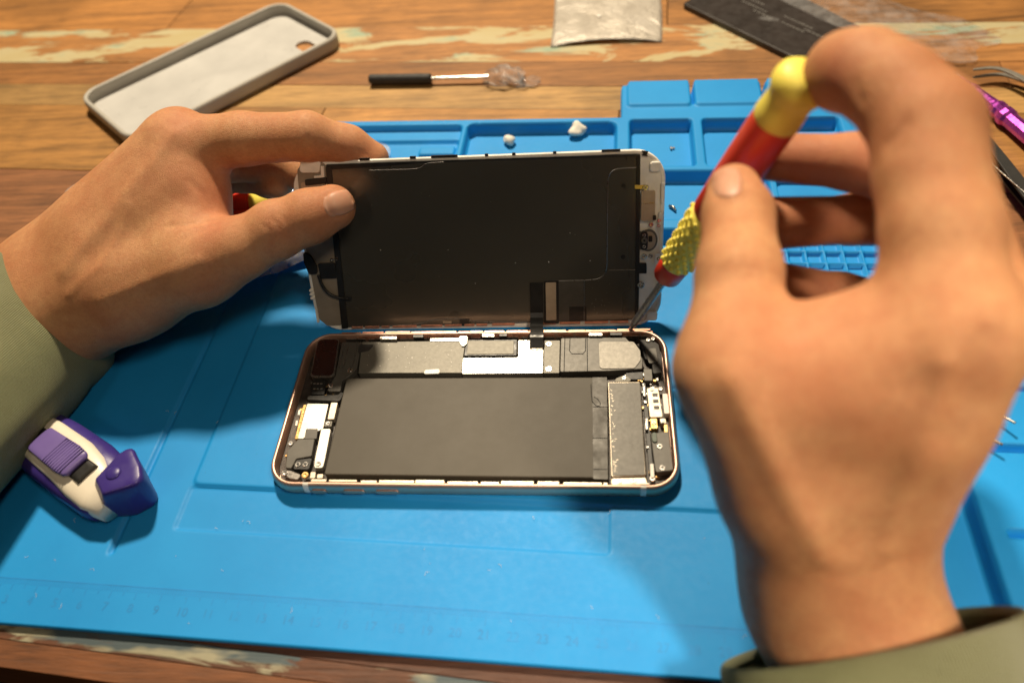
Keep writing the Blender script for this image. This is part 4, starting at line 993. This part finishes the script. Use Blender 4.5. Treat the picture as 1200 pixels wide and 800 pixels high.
# two steel pins on the right tray, leaning over the slots
for (x0, y0, x1, y1, lb) in ((1150,473,1190,496,'thin steel pin lying on the right blue tray, upper of the two'),(1130,500,1175,521,'thin steel pin lying across the tray slot, lower of the two')):
    o = MB().lathe(U(x0,y0,10), U(x1,y1,12), [(0,.25),(1,.6),(np.linalg.norm(U(x1,y1,12)-U(x0,y0,10)),.6)], 12).build('steel_pin', M['steel'], None, smooth=True); o.modifiers.new('e', 'EDGE_SPLIT'); tag(o, lb, 'pin', 'steel pins on the blue tray')
tp = empty('tweezers', U(960,380,2.5), 'black tipped steel tweezers lying on the blue cell grid inside the curled hand', 'tweezers')
for dy in (0, 5):
    mb = MB(); blade([U(905,358+dy,3), U(940,372+dy,3.4), U(1010,392+dy,5), U(1060,400+dy,6)], 1.0, 3.5, .9, mb, 3); mb.build('blade', M['steel_dark' if dy else 'black'], tp, bevel=.15)
o = MB().tube(arc([U(-60,292,0), U(-20,294,0), U(5,303,0), U(14,309,0)]), 2.0, 12).build('white_cable', M['cable_white'], None, smooth=True); tag(o, 'white cable end at the far left edge beside the wrist', 'cable')

# plastic bag with another screwdriver behind the lifting hand
c_ = U(255,245,0)
tag(film('plastic_bag', (c_[0]+4,c_[1]-4,0), 98, 62, 26, M['bag_film'], 80, 21, .15, 3.6), 'crumpled clear plastic bag under the hand that lifts the screen', 'plastic bag')
A, B = U(215,247,12), U(330,236,14)
rd = empty('screwdriver', (A+B)/2*[1,1,0], 'red and yellow screwdriver inside the clear plastic bag behind the thumb', 'screwdriver')
ln = np.linalg.norm(B-A)
MB().lathe(A, B, [(0,4),(1,7.4),(ln-16,7.6),(ln-15,6.4)], 24).build('handle', M['red_plastic'], rd, smooth=True).modifiers.new('e', 'EDGE_SPLIT')
MB().lathe(A, B, [(ln-15,7),(ln-10,6.2),(ln-6,7),(ln-1,6),(ln,3)], 24).build('swivel_cap', M['yellow_plastic'], rd, smooth=True)
A, B = U(222,264,9), U(312,258,10)
rd = empty('screwdriver', (A+B)/2*[1,1,0], 'all red screwdriver handle inside the clear plastic bag, nearer the thumb', 'screwdriver')
MB().lathe(A, B, [(0,5),(1,6.6),(np.linalg.norm(B-A)-2,6.6),(np.linalg.norm(B-A),3)], 24).build('handle', M['red_plastic'], rd, smooth=True)

# ------------------------------------------------------------------ purple letter cutter at the lower left
PA, PB = U(0,485,0), U(146,592,0); pd = (PB-PA); pl = np.linalg.norm(pd[:2]); pa_ = math.atan2(pd[1], pd[0])
KT = lambda p: (PB[0]+p[0]*math.cos(pa_)-p[1]*math.sin(pa_), PB[1]+p[0]*math.sin(pa_)+p[1]*math.cos(pa_), p[2]-1.0)
cut = empty('box_cutter', KT((-30,0,0)), 'purple box cutter with ivory stripe and ribbed slider on the mat under the sleeve', 'cutter')
def tube_loft(stations, n=36, ex=3.0, T=KT):
    """stations: (x, half width, z0, z1, y offset)"""
    v = []; f = []
    for x, hw, z0, z1, yo in stations:
        for k in range(n):
            t = 2*math.pi*k/n; c, s_ = math.cos(t), math.sin(t); y = yo+hw*math.copysign(abs(c)**(2/ex), c); z = (z0+z1)/2+(z1-z0)/2*math.copysign(abs(s_)**(2/ex), s_); v.append(T((x, y, z)))
    m = len(stations)
    f = [(i*n+k, i*n+(k+1)%n, (i+1)*n+(k+1)%n, (i+1)*n+k) for i in range(m-1) for k in range(n)] + [tuple(range(n))[::-1], tuple(range((m-1)*n, m*n))]
    return v, f
v, f = tube_loft([(-66,8,2,10,1),(-64,10.5,1,12,1),(-58,12.2,0,14,1),(-40,13.4,0,15.2,1),(-20,13.6,0,15.2,1),(-6,12.6,0,14.2,.4),(-2,11,.5,13,0)]); mesh('body', v, f, M['purple'], cut, smooth=True)
v, f = tube_loft([(-65,4.5,8,12.8,.8),(-62,7,10,15.2,.8),(-54,8.6,11,16.6,.9),(-42,9.2,12,17.0,1),(-24,9.8,10,17.0,.6),(-14,10.0,6,16.2,-.6),(-5,9.2,3,14.8,-1.8),(2,6.4,2,12,-2.8)]); mesh('stripe', v, f, M['ivory'], cut, smooth=True)
v, f = tube_loft([(-56,4.2,12,17.0,0),(-40,4.6,12,18.0,0),(-11,4.6,12,17.5,0)], ex=6); mesh('slot', v, f, M['black'], cut)
top = [(109,561),(138,530),(154,520),(165,545),(167,565),(142,573),(118,580)]; low = [(112,590),(142,558),(160,546),(179,567),(190,588),(161,604),(126,607)]
a_ = fillet([tuple(U(x, y, 18.0)[:2]) for x, y in top], [1,1,3,5,3.5,5,1.5], 6); b_ = fillet([tuple(U(x, y, -.8)[:2]) for x, y in low], [1,1,3,5,4,5,1.5], 6); n = len(a_)
A2, B2 = np.array(b_), np.array(a_); cA, cB = A2.mean(0), B2.mean(0); nv = []; RG = [(-.8,0,.97),(.2,.02,.995),(2,.10,1.0),(7,.42,1.03),(12,.74,1.03),(15.4,.93,1.01),(17.0,1,.975),(17.8,1,.92),(18.1,1,.84),(18.2,1,.5)]
for z, mx, sc in RG:
    P2 = A2*(1-mx)+B2*mx; c2 = cA*(1-mx)+cB*mx; nv += [(*(c2+(p-c2)*sc), z) for p in P2]
m_ = len(RG); nf = [tuple(range(n)), tuple(range((m_-1)*n, m_*n))[::-1]] + [(r_*n+i, (r_+1)*n+i, (r_+1)*n+(i+1)%n, r_*n+(i+1)%n) for r_ in range(m_-1) for i in range(n)]
mesh('nose_cap', nv, nf, M['purple'], cut, smooth=True)
dm = U(133,554,18.2); MB().sphere(dm, 3.0, 20, 12, (1,1,.35)).build('thumb_dimple', M['purple'], cut, smooth=True)
v, f = tube_loft([(-41,5.0,17.4,19.6,0),(-39.5,5.7,17.4,20.6,0),(-32,6.0,17.5,20.2,0),(-22,6.4,17.5,20.4,0),(-17,5.8,17.5,20.0,0),(-15.5,4.5,17.5,19.0,0)], ex=4); sl_ = mesh('slider', v, f, M['lavender'], cut, smooth=True)
mb = MB()
for k in range(9): mb.tube([KT((-29+k*1.35,-5.9,20.25)), KT((-29+k*1.35,5.9,20.25))], .38, 6)
mb.build('slider_ribs', M['lavender'], sl_)

# ------------------------------------------------------------------ light, world, camera
def area(name, loc, target, size, power, col, shape='DISK'):
    l = bpy.data.lights.new(name, 'AREA'); l.shape = shape; l.size = size; l.energy = power; l.color = col
    o = bpy.data.objects.new(name, l); COL.objects.link(o); o.location = [x*MM for x in loc]
    d = Vector([(t-s_)*MM for t, s_ in zip(target, loc)]); o.rotation_euler = d.to_track_quat('-Z', 'Y').to_euler(); return o
key = np.array([79,39,0])+np.array([-.105,.535,.838])*1500
area('ceiling_lamp', key, (79,60,0), .15, 37, (1,.83,.60))
area('room_lamp', (350,-190,690), (180,-30,40), .14, 1.3, (1,.81,.58))
sl = bpy.data.lights.new('cuff_fill', 'SPOT'); sl.energy = 12; sl.color = (1,.83,.62); sl.shadow_soft_size = .03; sl.spot_size = math.radians(46); sl.spot_blend = 1.0  # added fill spot, no such lamp in view, brightens right cuff and wrist
so_ = bpy.data.objects.new('cuff_fill', sl); COL.objects.link(so_); lp_ = np.array([345,-215,500.]); so_.location = lp_*MM; so_.rotation_euler = Vector(np.array([208,-105,30.])-lp_).to_track_quat('-Z','Y').to_euler()
area('far_lamp', (-180,-760,950), (130,60,30), .20, .9, (1,.82,.62))
w = bpy.data.worlds.new('World'); S.world = w; w.use_nodes = True; nt = w.node_tree; bg = nt.nodes['Background']
tc = nt.nodes.new('ShaderNodeTexCoord'); sx = nt.nodes.new('ShaderNodeSeparateXYZ'); nt.links.new(tc.outputs['Generated'], sx.inputs[0])
nt.links.new(ramp(nt, sx.outputs['Z'], [(0.0, (.05,.035,.022)), (.45, (.10,.075,.05)), (1.0, (.42,.34,.25))]), bg.inputs['Color']); bg.inputs['Strength'].default_value = .06

cd = bpy.data.cameras.new('camera'); cam = bpy.data.objects.new('camera', cd); COL.objects.link(cam); S.camera = cam
cd.sensor_width = 36; cd.sensor_fit = 'HORIZONTAL'; cd.lens = F/1200*36; cd.clip_start = .01; cd.clip_end = 50
cam.matrix_world = Matrix([[*(AX[0][i], AX[1][i], -AX[2][i]), CAM[i]*MM] for i in range(3)] + [[0,0,0,1]])
cd.dof.use_dof = True; cd.dof.focus_distance = .325; cd.dof.aperture_fstop = 5.6; cd.dof.aperture_blades = 7
S.view_settings.view_transform = 'Standard'; S.view_settings.look = 'None'; S.view_settings.exposure = -0.12; S.view_settings.gamma = 1
S.render.engine = 'CYCLES'; S.cycles.use_denoising = True; S.cycles.max_bounces = 8; S.cycles.transparent_max_bounces = 12
S.cycles.sample_clamp_indirect = 4
